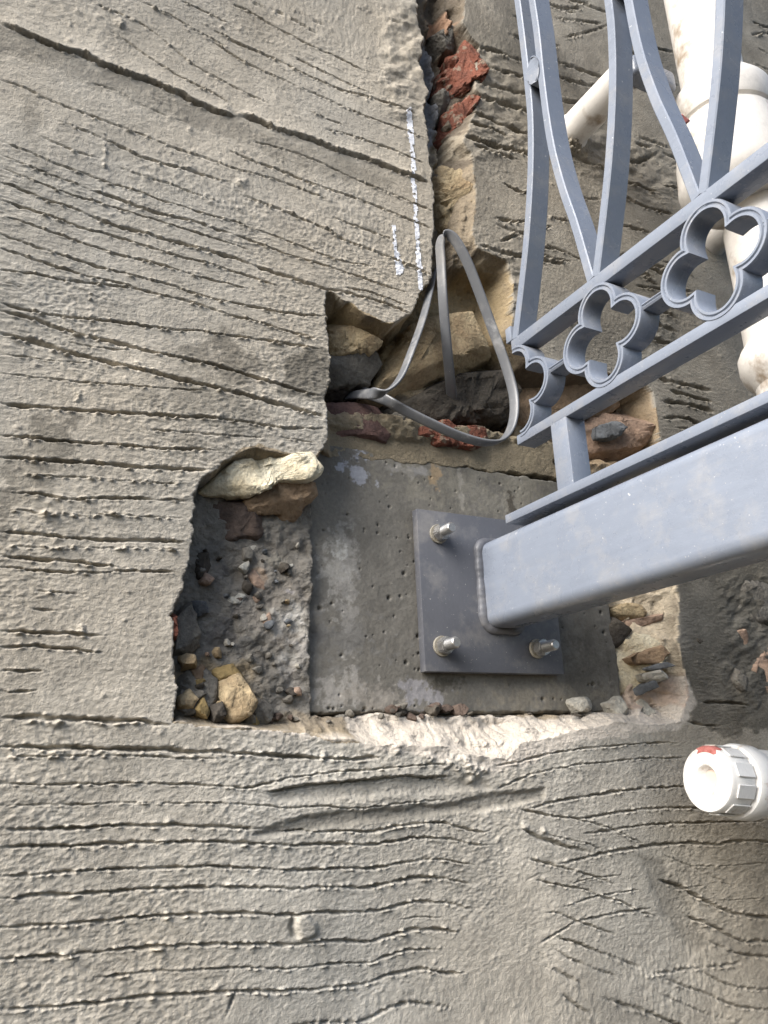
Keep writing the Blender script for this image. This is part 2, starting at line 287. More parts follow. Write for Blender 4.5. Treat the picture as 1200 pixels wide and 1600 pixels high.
# --- scratches, traced in photo pixels: width mm, depth mm, crumb mm, ledge mm ; points
SCR = """
2.2 5.5 1.6 4.5;0 36 33 50 66 65 99 78 129 86 162 102 186 111 210 119 240 129 264 141 285 149 300 159 324 168 347 177 368 181
2.2 5.5 1.2 4.0;374 180 398 186 425 200 455 209 488 219 524 234 560 245 590 255 620 267 638 273 668 284
1.1 2.6 1.0 .4;0 125 45 140 75 156 120 173 156 186 180 195 210 206 240 218 270 230 300 240 330 250 360 261 371 265 425 279 470 295 520 315
.9 1.0 .5 .5;132 126 190 145 222 165 300 195
1.1 2.6 1.2 .3;90 189 120 200 144 209 162 218
1.6 3.2 1.2 .8;162 218 192 230 222 245 255 255 288 264 318 273 360 285
1.2 2.4 1.2 .3;60 213 90 225 120 238 156 248
1.0 2.0 1.0 .3;180 261 204 268 240 280 276 292 312 306 348 318
1.0 2.6 1.1 .3;0 220 30 232 66 247 99 260 135 272 165 284 210 297 249 312 288 324 324 336 360 344 392 356 425 367 455 379 488 391 530 406 581 415
1.1 2.6 1.1 .4;0 242 30 254 75 272 105 282 141 297
1.7 3.2 1.2 .8;141 297 168 305 195 315 234 329 270 339 300 345 330 356 362 365
1.1 2.8 1.2 .3;362 365 410 382 449 397 482 406 518 418 560 431 590 442 638 457
1.0 2.5 1.0 .3;0 261 36 276 66 288 99 300 129 309 159 318 195 329 228 339 261 350 300 362 360 380 398 393
1.3 2.8 1.1 .5;0 284 36 297 75 314 99 320 135 334
2.1 3.4 1.2 1.0;135 334 156 344 192 356 210 360 234 366 255 374 288 382 324 392 360 401 395 413
1.9 4.0 1.0 1.0;395 413 419 422 455 433 488 444 512 451 545 458 584 468 608 475 644 490
1.2 2.8 1.2 .3;0 312 39 325 81 338 120 353 156 363 192 374 234 386 270 398 312 408 360 422 395 433 434 446
1.1 2.7 1.1 .3;0 336 36 347 75 360 120 377 156 388 195 400 234 410 270 420 306 431 360 444 389 452
1.3 3.0 1.2 .3;0 366 45 382 81 394 120 406 150 416 192 426 228 436 261 444 294 455 324 464 360 472 404 480 440 487 476 491 506 494
1.3 2.8 1.3 .3;0 388 39 400 78 413 114 424 150 434 192 444 216 452 252 461 276 467 306 474 336 484 360 492 404 502 440 514 470 522 503 530
1.2 2.8 1.2 .3;0 422 36 426 72 432 120 440 156 444 198 449 228 455
.8 1.3 .6 .2;0 440 18 443 45 453
1.4 3.0 1.4 .4;0 473 30 482 60 488 99 494 138 498 180 503 222 509 255 513 288 516 318 518 380 527 425 533 464 539 500 544
1.7 3.6 1.4 .5;0 485 30 492 57 500 90 512 126 522 162 531 192 539 228 548 264 555 300 563 330 570 359 577 398 590 440 601 476 613 500 619
.9 1.8 .7 .2;100 533 140 541 170 545 200 548
2.3 4.4 1.6 .9;0 519 30 527 60 535 99 548 138 558 180 569 222 578 252 585 288 594 324 603 359 611 395 620 434 630 470 640 505 650
.7 1.4 .6 .2;0 552 39 557 90 564 156 569
.8 1.8 .8 .2;0 582 45 588 99 594 156 599 210 603 270 608 330 612
1.6 3.6 1.4 .6;0 630 45 635 90 638 135 642 180 645 234 648 288 651 330 653 400 662 437 668 470 669 508 670
1.3 3.0 1.4 .3;0 680 60 685 120 691 168 694 210 697 258 701 300 702 336 703
.9 1.8 .8 .2;228 671 270 674 318 678 354 680 390 683 420 683
.9 1.8 .8 .2;433 683 470 688 500 692
1.8 3.8 1.6 .7;0 715 39 717 84 720 126 722 168 725 210 729 258 731 294 734 324 734
.8 1.2 2.0 .2;24 739 60 743 102 745 132 746 174 750 216 752 258 755 288 757
1.3 2.6 1.6 .9;12 769 60 773 78 775 108 779 138 779 162 778 210 779 252 781 291 782
.8 .8 2.4 .2;0 797 30 797 72 803 105 803 135 806 168 803 204 805 228 808 264 809 294 812
1.7 3.2 1.2 .8;0 830 36 832 69 836 102 839 138 842 180 844 228 844 270 846 288 847
.8 .6 1.8 .2;0 851 69 856 114 856 180 856 258 858 291 859
1.4 3.0 1.2 .5;0 869 36 872 78 875 120 877 150 882 180 886 198 889
1.2 2.6 1.0 .3;0 886 48 890 102 893 156 894 198 892 240 893 276 894
1.2 2.6 1.2 .4;54 922 96 925 132 928
1.2 2.6 1.2 .4;48 952 90 953
1.4 3.4 1.6 .4;0 987 39 987 78 989 120 990 168 994
1.4 3.2 1.5 .6;0 1012 45 1009 84 1011 126 1015 162 1020
1.1 2.2 1.0 .3;0 1048 75 1048
1.1 2.2 1.0 .3;0 1078 18 1081 60 1078
2.1 4.2 1.8 .8;0 1122 45 1120 90 1123 135 1124 180 1126 222 1126 240 1132 264 1132
1.9 3.8 1.6 .6;0 1167 36 1167 75 1169 120 1168 168 1170 216 1170 255 1171 288 1174 330 1174 360 1176 379 1177 424 1180 466 1183 508 1185 550 1186 592 1183
1.0 1.6 2.0 .2;0 1180 60 1182 114 1182 168 1180 240 1182 288 1185 342 1185
1.0 2.4 1.2 .2;0 1225 60 1227 108 1225 156 1225 210 1224 258 1225 306 1226 340 1228 370 1230 391 1231 412 1225 442 1218 472 1212 520 1207 568 1203 640 1197 700 1194
.8 2.0 .9 .2;0 1259 66 1258 120 1257 168 1255 222 1254 270 1255 318 1254 345 1255 370 1256 382 1257 418 1260 460 1262 508 1260 550 1263 580 1261 610 1257 655 1252 700 1250
1.8 4.0 .8 3.0;418 1237 442 1234 472 1230 484 1227 520 1224 550 1221 580 1219 610 1215 640 1213 670 1216 700 1213
1.4 3.4 1.3 .3;0 1296 60 1295 102 1294 138 1292 180 1290 222 1290 258 1289 288 1290 324 1291 360 1293 412 1295
1.2 2.8 1.3 .3;430 1300 466 1297 502 1300 544 1298 580 1299 610 1293 640 1288 665 1286 690 1285 708 1290 726 1294 747 1300 768 1297
1.4 3.2 1.2 .3;0 1325 50 1323 110 1322 160 1319 207 1317 260 1316 320 1315 367 1317 400 1318 442 1320 472 1321 508 1318 544 1319 580 1320 610 1315 640 1310 670 1309 700 1310 720 1314 738 1320 765 1320
1.3 3.0 1.2 .3;0 1370 40 1367 87 1363 133 1361 180 1358 227 1356 273 1355 327 1354 393 1356 440 1359 493 1358 533 1356 573 1357 607 1352 640 1346 673 1343 707 1346 740 1352
1.5 3.3 1.4 .3;0 1403 23 1403 40 1400 87 1398 140 1395 187 1392 233 1388 287 1387 340 1386 393 1387 440 1387 470 1389 500 1385 540 1386 573 1387 607 1380 647 1372 673 1371 707 1375 733 1380
1.4 3.2 1.5 .3;0 1450 50 1446 110 1443 160 1439 200 1434 240 1432 287 1430 333 1427 360 1427 420 1428 460 1429 507 1426 547 1426 580 1424 613 1417 640 1410 667 1409 700 1411 720 1417 740 1422
1.4 3.2 1.8 .3;0 1498 50 1496 93 1493 140 1489 187 1484 233 1480 287 1478 340 1476 403 1475 460 1476 507 1470 547 1470 573 1472 607 1463 640 1453 660 1453 693 1453 720 1457
1.0 2.4 1.0 .2;147 1527 200 1522 253 1518 300 1516 350 1512 400 1512 453 1513 507 1507 547 1506 577 1504 607 1493 633 1485 660 1483 693 1484
1.4 3.2 1.5 .3;0 1577 50 1575 83 1573 127 1570 167 1565 213 1559 260 1556 307 1553 350 1550 393 1549 440 1548 480 1546 520 1542 560 1539 587 1533 607 1523 627 1519 653 1515 680 1517 700 1521 727 1521
1.4 3.2 1.4 .3;440 1606 500 1598 560 1597 587 1587 613 1572 647 1567 673 1570 707 1575
1.0 2.4 .3 0;375 1532 368 1550 358 1577 350 1595
.7 1.2 .6 0;80 1533 107 1533
.7 1.2 .6 0;620 1437 660 1433 693 1435
1.2 2.8 1.0 .4;771 1198 804 1192 840 1182 888 1173 924 1168 960 1165 996 1162 1020 1161 1060 1161
1.2 2.6 1.0 .3;777 1233 804 1221 840 1207 876 1200 912 1193 948 1191 990 1186 1020 1185 1070 1184
1.6 3.2 1.3 .4;828 1263 858 1255 888 1249 924 1243 960 1237 990 1234 1020 1231 1080 1228
1.6 3.2 1.2 .3;906 1279 936 1275 972 1269 1020 1263 1065 1262 1120 1262
1.3 2.8 1.0 .3;912 1303 942 1299 972 1294 1020 1288 1100 1285 1190 1283
1.3 2.8 1.2 .2;810 1263 834 1269 864 1275 897 1279 930 1287 954 1294 978 1306 1005 1318
2.4 3.6 1.6 .3;816 1296 840 1308 870 1318 900 1326 924 1332
1.2 2.4 1.0 .2;855 1303 888 1312 918 1318 942 1329
1.8 3.4 1.2 .5;867 1351 900 1344 930 1336 960 1330 990 1326 1013 1322 1072 1317 1119 1320 1141 1315 1178 1313 1200 1317 1260 1317
2.2 2.6 1.2 .2;825 1341 846 1347 870 1350
1.2 2.6 1.0 .2;826 1342 855 1350 885 1357 929 1370 965 1383
1.2 2.2 .8 .2;822 1375 844 1363
1.1 2.2 1.4 .2;837 1375 885 1385 914 1390 940 1401 973 1410 995 1423 1024 1432
.9 1.8 .8 .2;885 1383 929 1372 973 1366
1.0 2.0 .9 .2;881 1418 907 1408 943 1399 1002 1390
1.3 3.0 1.0 .6;844 1474 874 1456 899 1441 936 1432 973 1425 1017 1419
1.0 2.0 .8 .2;852 1425 874 1427 899 1438 929 1449 965 1462
1.4 2.8 .9 .3;870 1463 907 1476 929 1485 965 1498 1002 1513
1.1 2.4 .8 .2;863 1482 896 1500 929 1513 965 1526
1.6 3.2 1.0 .3;853 1509 881 1522 907 1537
1.4 2.6 .8 .2;877 1551 896 1568 925 1586
1.8 3.4 .9 .5;940 1559 980 1572 1017 1584 1050 1597 1080 1610
1.4 2.6 1.5 .2;1006 1526 1046 1518 1083 1513 1127 1509 1163 1504
1.2 2.4 1.0 .2;1031 1526 1072 1542 1108 1555 1134 1566 1167 1575 1196 1577 1240 1577
1.2 2.4 1.0 .2;1031 1553 1072 1570 1105 1584 1141 1594 1163 1595
1.2 2.4 1.0 .2;1094 1515 1119 1531 1149 1542 1196 1546 1240 1544
2.2 3.6 1.6 .4;1031 1374 1064 1386 1090 1401 1119 1416 1149 1427 1200 1434 1240 1436
.9 1.6 .7 .2;1035 1335 1072 1350 1112 1368 1145 1386
2.0 3.4 1.6 .3;1075 1432 1119 1449 1134 1460 1163 1471 1193 1471 1230 1471
1.6 3.0 1.4 .3;1105 1469 1127 1480 1149 1489 1200 1496 1240 1498
.9 1.6 .7 .2;1075 1353 1127 1353 1200 1348
.8 1.4 .8 .2;1072 1383 1108 1385
.8 1.4 .8 .2;1119 1408 1200 1403
1.2 2.8 .9 .4;536 0 566 13 590 24 629 39
1.2 2.6 .9 .4;386 0 419 13 449 25 470 37 500 54
.9 1.8 .8 .2;440 6 476 24 518 45
1.3 2.8 1.0 .4;359 6 395 21 425 39 455 54 488 72 524 87 560 106 587 118
1.5 3.2 1.2 1.2;332 46 368 66 404 81 440 96 470 112 500 126 536 141 578 152 620 168 650 178
1.1 2.4 1.2 .3;452 84 488 103 518 118 554 135 581 148
1.2 2.6 1.1 .3;320 58 380 95 446 126 488 144 527 162 566 180 608 195 632 204 674 220
1.0 2.0 1.2 .3;476 171 512 186 542 198
1.3 3.0 1.0 .4;506 201 542 210 578 222 614 234 638 245 662 255
1.0 2.0 1.4 .3;320 114 359 132 398 151 422 162
1.1 2.4 1.0 .3;395 222 440 232 485 247 515 261 560 282 599 297 650 318 677 330
1.4 3.0 1.2 .5;356 234 398 253 440 267 476 283 512 295 554 309 596 324 638 342 674 357
1.1 2.4 1.2 .3;216 0 255 18 288 36 318 54 360 75
1.1 2.4 1.2 .3;279 0 318 18 360 39
1.0 2.0 1.4 .3;144 3 186 21 225 39 264 69 300 99 336 120 360 132
1.0 2.0 1.2 .3;168 45 204 69 234 90 270 114 300 129 336 147 360 162
1.5 3.2 1.6 .5;377 305 416 319 449 332 476 344 512 359 536 373 578 389 620 406 644 416 677 430
1.2 2.6 1.0 .3;518 338 554 352 590 365 620 376
1.2 2.6 1.0 .3;539 449 575 455 608 466 641 478
1.8 3.6 1.0 .6;743 72 777 80 807 92 850 104
1.8 3.6 1.0 .6;747 93 773 107 807 117 860 130
2.0 3.8 1.0 .6;743 127 773 135 810 143 850 156
2.0 3.8 1.0 .6;750 150 783 160 810 168 840 180
2.0 3.8 1.0 .6;737 173 770 187 813 205 830 211
1.6 3.2 1.0 .4;730 190 770 203 793 213
2.2 4.0 1.4 .8;727 213 770 227 817 237 835 243
1.8 3.0 1.4 .6;740 226 775 238 812 250
1.8 3.4 1.0 .5;850 90 900 107 937 120 985 136
1.8 3.4 1.0 .5;850 112 893 127 937 138 975 150
1.6 3.0 1.0 .4;857 7 877 15 900 20
1.6 3.0 1.0 .4;905 3 937 15 980 28
1.6 3.0 1.0 .4;870 157 907 162 930 170
1.8 3.4 1.2 .5;840 228 880 240 907 250 933 260 975 268
1.8 3.2 1.4 .5;965 247 995 253 1030 238
1.8 3.4 1.2 .5;960 300 1000 320 1030 330 1050 335
1.6 3.0 1.2 .4;960 277 995 290 1025 300
1.8 3.6 1.4 .8;750 383 793 397 840 405 880 412
1.8 3.4 1.2 .5;965 400 1000 396 1035 385
1.6 3.0 1.2 .4;965 420 1000 412 1030 415
1.8 3.2 1.5 .4;1010 480 1040 488 1062 500
1.8 3.2 1.5 .4;1005 500 1035 510 1060 520
1.8 3.2 1.5 .4;1000 520 1030 532 1060 540
2.2 4.0 1.0 .6;1024 586 1044 595 1072 601 1112 610
2.0 3.6 1.0 .5;1048 610 1081 619 1112 628
2.2 4.0 1.0 .6;1035 627 1072 631 1116 643
1.8 3.4 1.0 .5;1037 654 1068 653 1112 671
1.4 2.6 1.0 .5;1058 668 1085 672 1105 684
2.0 3.6 .6 .6;1095 1096 1120 1098 1150 1098 1172 1104
1.8 3.0 .6 .4;1075 1128 1100 1133 1125 1134
"""
_r = random.Random(12)
for _ in range(46):
    zx, zy = _r.choice([(855, 20), (850, 200), (880, 330), (960, 100), (970, 380), (1010, 250), (1170, 40), (1180, 90), (780, 30), (770, 330), (840, 420), (870, 520), (1010, 440)])
    x0 = zx+_r.uniform(-30, 40); y0 = zy+_r.uniform(-50, 50); L = _r.uniform(30, 90); sl_ = _r.choice([.3, .35, .25, .45, -.3, .1])
    SCR += '%.1f %.1f %.1f .3;%.0f %.0f %.0f %.0f %.0f %.0f\n' % (_r.uniform(1, 1.9), _r.uniform(1.6, 3.0), _r.uniform(.8, 1.5), x0, y0, x0+L/2, y0+L/2*sl_+_r.uniform(-5, 5), x0+L, y0+L*sl_)
SCR += '.7 .2 1.3 0;160 190 164 225 162 262 158 300\n.7 .2 1.1 0;144 430 142 470 138 520 130 580 116 640\n.6 .2 1.0 0;60 660 40 700 15 760\n'
relief = np.zeros((nx, nz))                    # metres, + = out of the wall (towards the viewer)
wig = lambda s, k, f: np.interp(s, np.arange(0, s.max()+2*f, f), np.random.RandomState(k).rand(len(np.arange(0, s.max()+2*f, f))))
for k, line in enumerate([l for l in SCR.strip().splitlines() if l.strip()]):
    hd, pt = line.split(';'); wmm, dmm, cmm, lmm = [float(q)*.001 for q in hd.split()]; wmm *= .56; dmm *= 1.6; cmm *= .95; lmm = lmm*.8 if lmm > .0015 else lmm*.12
    P = poly_w(pairs(pt)); P = catmull(P, 5)
    if P[:, 0].mean() > .44 and P[:, 1].mean() > .22: wmm *= 1.9; dmm *= 1.15; cmm *= 1.5
    rr = np.random.RandomState(100+k)
    seglen = np.linalg.norm(np.diff(P, axis=0), axis=1); S = np.concatenate([[0], np.cumsum(seglen)]); Lt = S[-1]
    m = max(4, int(Lt/.004)); s_ = np.linspace(0, Lt, m); P = np.stack([np.interp(s_, S, P[:, 0]), np.interp(s_, S, P[:, 1])], 1)
    P[:, 1] += (rr.rand(m)-.5)*.0011
    pad = max(.010, lmm*7)
    a0, a1 = win(P[:, 0].min()-pad, P[:, 0].max()+pad, P[:, 1].min()-pad, P[:, 1].max()+pad)
    shape = (a1.start, a1.stop)
    best = np.full((a0.stop-a0.start, a1.stop-a1.start), 9.0); sgn = np.zeros_like(best); arc = np.zeros_like(best)
    for i in range(m-1):
        p, q = P[i], P[i+1]; e = q-p; L = math.hypot(*e)+1e-9; e = e/L
        b0, b1 = win(min(p[0], q[0])-pad, max(p[0], q[0])+pad, min(p[1], q[1])-pad, max(p[1], q[1])+pad)
        X = Xg[b0, b1]; Z = Zg[b0, b1]
        t = np.clip((X-p[0])*e[0]+(Z-p[1])*e[1], 0, L)
        dx = X-p[0]-t*e[0]; dz = Z-p[1]-t*e[1]; d = np.sqrt(dx*dx+dz*dz)
        c0 = slice(b0.start-a0.start, b0.stop-a0.start); c1 = slice(b1.start-a1.start, b1.stop-a1.start)
        o = best[c0, c1]; msk = d < o
        best[c0, c1] = np.where(msk, d, o)
        sd_ = np.where(e[0]*dz-e[1]*dx >= 0, 1.0, -1.0)*(1 if e[0] >= 0 else -1)
        sgn[c0, c1] = np.where(msk, sd_, sgn[c0, c1]); arc[c0, c1] = np.where(msk, S[0]+s_[i]+t, arc[c0, c1])
    Xa, Za = Xg[a0, a1], Zg[a0, a1]; jag = vn(Xa*520, Za*520, k) + .6*vn(Xa*1100, Za*900, k+5)
    def prof1(seed, f):
        kn = np.arange(0, Lt+.05, f); return np.interp(arc, kn, np.random.RandomState(seed).rand(len(kn)))
    wv = wmm*(.55+.8*prof1(k*7+1, .007)); dv = dmm*np.clip(.15+1.05*prof1(k*7+2, .012)+.25*prof1(k*7+6, .003), .1, 1.3)
    taper = np.clip(np.minimum(arc, Lt-arc)/.012+.12, 0, 1); dv = dv*taper
    wv = wv*(.55+.45*taper)
    bj = np.abs(best + .00085*jag*np.minimum(1, wmm/.0008)); g = -dv*np.exp(-(bj/wv)**2*1.1)
    sdv = best*sgn
    cr = np.clip(prof1(k*7+3, .0023)*1.9-.6, 0, 1)*(.35+1.1*prof1(k*7+4, .018))
    lo = 1.25*cmm*cr*np.exp(-((sdv+wv*1.55)/(wmm*.7+.0004))**2)*taper
    cu = np.clip(prof1(k*7+5, .0024)*1.9-.75, 0, 1)
    hi = 1.0*cmm*cu*np.exp(-((sdv-wv*1.6)/(wmm*.7+.0004))**2)*taper
    led = np.where(sdv > 0, lmm*np.exp(-sdv/.011), -.25*lmm*np.exp(sdv/.016))*taper*np.exp(-(best/.028)**2) if lmm > 0 else 0
    cb = np.clip(vn(Xa*430, Za*430, k+11)*3.2+.35, 0, 1.5); relief[a0, a1] += g+(lo+hi)*1.5*cb+led

# --- trowel bands, lumps, drips, rough zones
def zone(px_pts, soft=.006, wob=.004, seed=0, Y=YW):
    P = poly_w(pairs(px_pts), Y)
    pad = soft*2+wob*3
    sl = win(P[:, 0].min()-pad, P[:, 0].max()+pad, P[:, 1].min()-pad, P[:, 1].max()+pad)
    X, Z = Xg[sl], Zg[sl]
    d, _ = sdf(P, X, Z)
    if wob: d = d + wob*2.2*fbm(X*60, Z*60, seed, 4, .6)
    return sl, sstep(-soft, soft, d)
def add(px_pts, h, **kw):
    sl, m = zone(px_pts, **kw); relief[sl] += h*m
und = .0014*fbm(Xg*9, Zg*9, 3, 2) + .0003*fbm(Xg*28, Zg*30, 9, 2)
grain_amp = .6+.7*sstep(-.1, .25, fbm(Xg*12, Zg*12, 21, 3))
R45 = (Xg*.8+Zg*.6, -Xg*.6+Zg*.8)
jr = np.random.RandomState(77)
j1 = jr.normal(size=(nx, nz)); j1 = j1 + .8*(np.roll(j1, 1, 1)+np.roll(j1, -1, 1)) + .25*(np.roll(j1, 1, 0)+np.roll(j1, -1, 0))
j2 = jr.normal(size=(nx//2+1, nz//4+1)).repeat(2, 0).repeat(4, 1)[:nx, :nz]
for _ in range(2): j2 = (j2+np.roll(j2, 1, 0)+np.roll(j2, -1, 0))/2.2
for _ in range(3): j2 = (j2+np.roll(j2, 1, 1)+np.roll(j2, -1, 1))/2.4
fineg = np.interp(Zg, [.46, .75], [1.0, .55])*np.interp(Xg, [.5, .8], [1.0, .6])
grain = (.00022*fbm(R45[0]*300, R45[1]*230, 5, 2, .6) + .000105*np.clip(j1, -2.5, 3.5)*fineg + .00008*np.clip(j2, -2, 3)*fineg)*grain_amp
relief += und
add('418 1240 480 1230 600 1218 700 1216 760 1222 765 1232 640 1240 520 1248 430 1252', -.0022, soft=.003, wob=.001)
add('395 1305 440 1285 500 1272 600 1264 700 1256 770 1240 850 1232 848 1246 780 1262 680 1272 560 1284 470 1298 420 1308', -.0030, soft=.0025, wob=.001)
add('1000 1340 1040 1345 1075 1400 1110 1480 1080 1490 1035 1430', -.0016, soft=.005, wob=.002)
add('770 1270 805 1320 850 1420 860 1500 850 1610 770 1610 760 1500 775 1400', -.0008, soft=.012, wob=.003)
add('460 1432 475 1430 490 1445 492 1462 470 1465 462 1450', .0035, soft=.0022, wob=.0012)
add('457 1430 464 1430 460 1448 464 1464 456 1462 452 1448', -.0035, soft=.0012, wob=.0004)
for bx_, by_, r_, h_mm in ((893, 222, 30, 14), (905, 190, 18, 8), (375, 286, 6, 4), (383, 283, 4, 3), (215, 568, 5, 3), (190, 37, 7, 4), (700, 1190, 7, 5), (712, 1200, 8, 6), (728, 1195, 9, 6), (742, 1206, 9, 6), (735, 1217, 6, 5), (757, 1204, 7, 5),
                           (690, 1197, 7, 4), (263, 1284, 4, 3), (848, 1298, 5, 4), (820, 1292, 5, 4), (88, 1130, 4, 3), (84, 1178, 5, 4), (128, 978, 3, 3), (130, 983, 2, 3), (60, 775, 6, 4), (72, 803, 5, 4), (340, 655, 5, 4),
                           (572, 90, 4, 3), (575, 79, 3, 3), (670, 1185, 8, 4), (655, 1195, 6, 3), (393, 1482, 4, 3), (243, 1530, 3, 2.5), (40, 1540, 4, 2.5), (620, 1172, 6, 3), (505, 1180, 5, 3), (480, 1178, 4, 2.5), (520, 1190, 4, 2.5)):
    c = at(bx_, by_, YW); rad = r_*.00050
    sl = win(c[0]-4*rad, c[0]+4*rad, c[2]-4*rad, c[2]+4*rad); X, Z = Xg[sl], Zg[sl]
    dd = np.hypot(X-c[0], Z-c[2])*(1+.9*vn(X*260, Z*260, bx_))
    relief[sl] += h_mm*.00055*np.exp(-(dd/rad)**2)*(1+1.2*vn(X*600, Z*600, by_))
# loose grit stuck to the face: many tiny random crumbs
rg = np.random.RandomState(3)
for _ in range(900):
    cx, cz = rg.uniform(-.03, .95), rg.uniform(-.22, 1.0); rad = rg.uniform(.0009, .0019); hh = rg.uniform(.0005, .0012)
    sl = win(cx-3*rad, cx+3*rad, cz-3*rad, cz+3*rad); X, Z = Xg[sl], Zg[sl]
    relief[sl] += hh*np.exp(-((X-cx)**2+(Z-cz)**2)/rad**2)
# torn, crumbly edge by the chase and the smeared patch on the far side
for z_, amp in (('600 10 655 0 662 120 650 190 615 190 590 120', .0055), ('725 60 800 90 830 240 740 250 722 180', .0045), ('740 400 830 405 820 500 790 480', .0050), ('880 170 960 190 1060 260 1060 330 960 300 880 260', .0045),
                ('580 1150 760 1140 800 1180 760 1215 640 1190', .0035), ('820 1335 860 1345 870 1365 830 1372', .0030), ('985 470 1060 470 1060 600 985 580', .0035), ('1120 900 1260 900 1260 1110 1140 1110', .0045)):
    sl, m = zone(z_, soft=.012, wob=.004, seed=4); X, Z = Xg[sl], Zg[sl]
    relief[sl] += amp*.75*m*(fbm(X*45+Z*10, Z*85-X*30, 31, 4, .5))

# --- the hacked-out recess and the chase
OUT = [  # photo x, y, bank width in mm from the broken edge down to the floor
 (270,1130,3),(274,1090,3),(275,1050,3),(272,1000,3),(267,962,3),(285,920,3),(292,890,3),(298,850,3),(300,815,3),(304,792,4),(298,772,4),(318,746,6),(345,724,8),(383,700,10),
 (402,694,10),(440,708,10),(492,712,8),(505,698,4),(512,672,3),(514,640,3),(506,620,3),(514,600,3),(516,560,3),(512,500,3),(507,478,4),(512,453,8),(545,470,10),(572,490,10),(615,506,9),
 (642,488,4),(656,462,3),(668,446,3),(676,432,3),(677,380,3),(678,300,3),(674,270,3),(668,210,4),(662,165,5),(668,140,5),(656,95,6),(662,60,6),(652,30,6),(650,0,5),(640,-160,5),(610,-420,5),
 (690,-420,14),(712,-160,14),(728,0,16),(722,36,16),(736,58,14),(749,70,10),(746,108,8),(741,140,8),(752,150,10),(737,188,12),(724,222,14),(736,240,16),(743,300,22),(739,368,22),(746,388,16),(792,408,14),
 (802,450,14),(800,520,14),(832,556,14),(880,575,16),(960,585,18),(1006,592,20),(1018,612,16),(1026,650,14),(1032,690,14),(1030,730,18),(1040,800,24),(1055,880,34),(1062,930,38),(1060,1000,38),(1070,1050,36),
 (1076,1090,30),(1062,1130,22),(1010,1132,18),(960,1130,16),(900,1142,18),(868,1150,20),(812,1166,24),(792,1188,28),(742,1180,24),(690,1168,22),(600,1164,18),(520,1158,14),(480,1146,10),(400,1140,9),(330,1134,8)]
PO = poly_w([(a, b) for a, b, c in OUT]); WO = np.array([c for a, b, c in OUT])*.001
sl = win(PO[:, 0].min()-.03, PO[:, 0].max()+.03, PO[:, 1].min()-.03, PO[:, 1].max()+.03)
X, Z = Xg[sl], Zg[sl]
dist, near = sdf(PO, X, Z)
dsm = dist + .0050*fbm(X*40, Z*40, 43, 2, .5)
dist = dist + .0030*fbm(X*95, Z*95, 41, 4, .6)
wid = WO[near]
floor = np.full(X.shape, -.006)
def fz(px_pts, y, soft=.006, wob=.003, seed=0, Y=0.0):
    P = poly_w(pairs(px_pts), Y); d, _ = sdf(P, X, Z)
    d = d + wob*2.2*fbm(X*70, Z*70, seed, 4, .6); m = sstep(-soft, soft, d)
    floor[:] = floor*(1-m) + y*m
    return m
fz('280 840 475 820 488 1118 280 1118', -.0045, seed=1)
mb = fz('512 668 640 690 880 690 890 780 512 740', -.0005, soft=.003, wob=.001, seed=12)
fz('484 712 880 748 980 770 975 1118 484 1118', .012, soft=.002, wob=.002, seed=44)
fz('512 470 690 430 800 450 840 540 1010 590 1010 720 870 720 870 690 640 650 515 640', .014, soft=.006, seed=2)
fz('514 588 560 585 640 640 720 655 815 655 812 672 700 664 600 640 515 622', .085, soft=.004, seed=3)
fz('590 530 610 500 600 600 560 610 565 585', .07, soft=.004, seed=3)
fz('975 708 1010 700 1025 725 985 740', .06, soft=.003, seed=3)
fz('650 -430 700 -430 730 0 742 240 745 380 690 430 676 430 676 240 655 0', -.014, soft=.004, seed=5)
fz('660 -430 676 -430 682 0 690 200 690 430 676 430 676 200 656 0', .010, soft=.003, seed=6)
fz('690 30 722 60 705 110 690 130', .010, soft=.004, seed=8)
prof = sstep(0, 1, dist/wid)
prof = np.where(wid > .007, np.clip(np.maximum(dsm, 0)/wid, 0, 1)**.85, prof)
rough = fbm(X*85, Z*85, 51, 5, .6); rough2 = fbm(X*30, Z*30, 57, 4, .55)
coatY = YW - relief[sl] - grain[sl]
core_n = (1-.8*mb)*(.0060*rough + .010*rough2)*sstep(.0, .006, dist)*(.5+.5*sstep(.02, -.03, np.abs(prof-.5)-.1))
recY = coatY*(1-prof) + floor*prof + core_n*(.25+.75*prof) + .0034*fbm(X*44, Z*44, 63, 3, .5)*sstep(0, .004, dist)*(wid > .007)*(1-.7*prof)
for pts in ('1002 1078 1012 1062 1034 1048 1036 1060 1014 1082', '984 1092 992 1090 991 1118 984 1118', '938 1092 950 1095 952 1112 940 1110', '955 1055 966 1040 970 1085 957 1092', '985 970 1000 964 996 982 984 988', '1000 1112 1034 1098 1012 1120'):
    P = poly_w(pairs(pts), -.015); d_, _ = sdf(P, X, Z); recY = recY + .022*sstep(-.001, .003, d_+.004*fbm(X*120, Z*120, 66, 3))
Yg = YW - relief - grain
Yg[sl] = np.where(dist > 0, recY, coatY)
core = np.zeros((nx, nz), bool); core[sl] = dist > 0

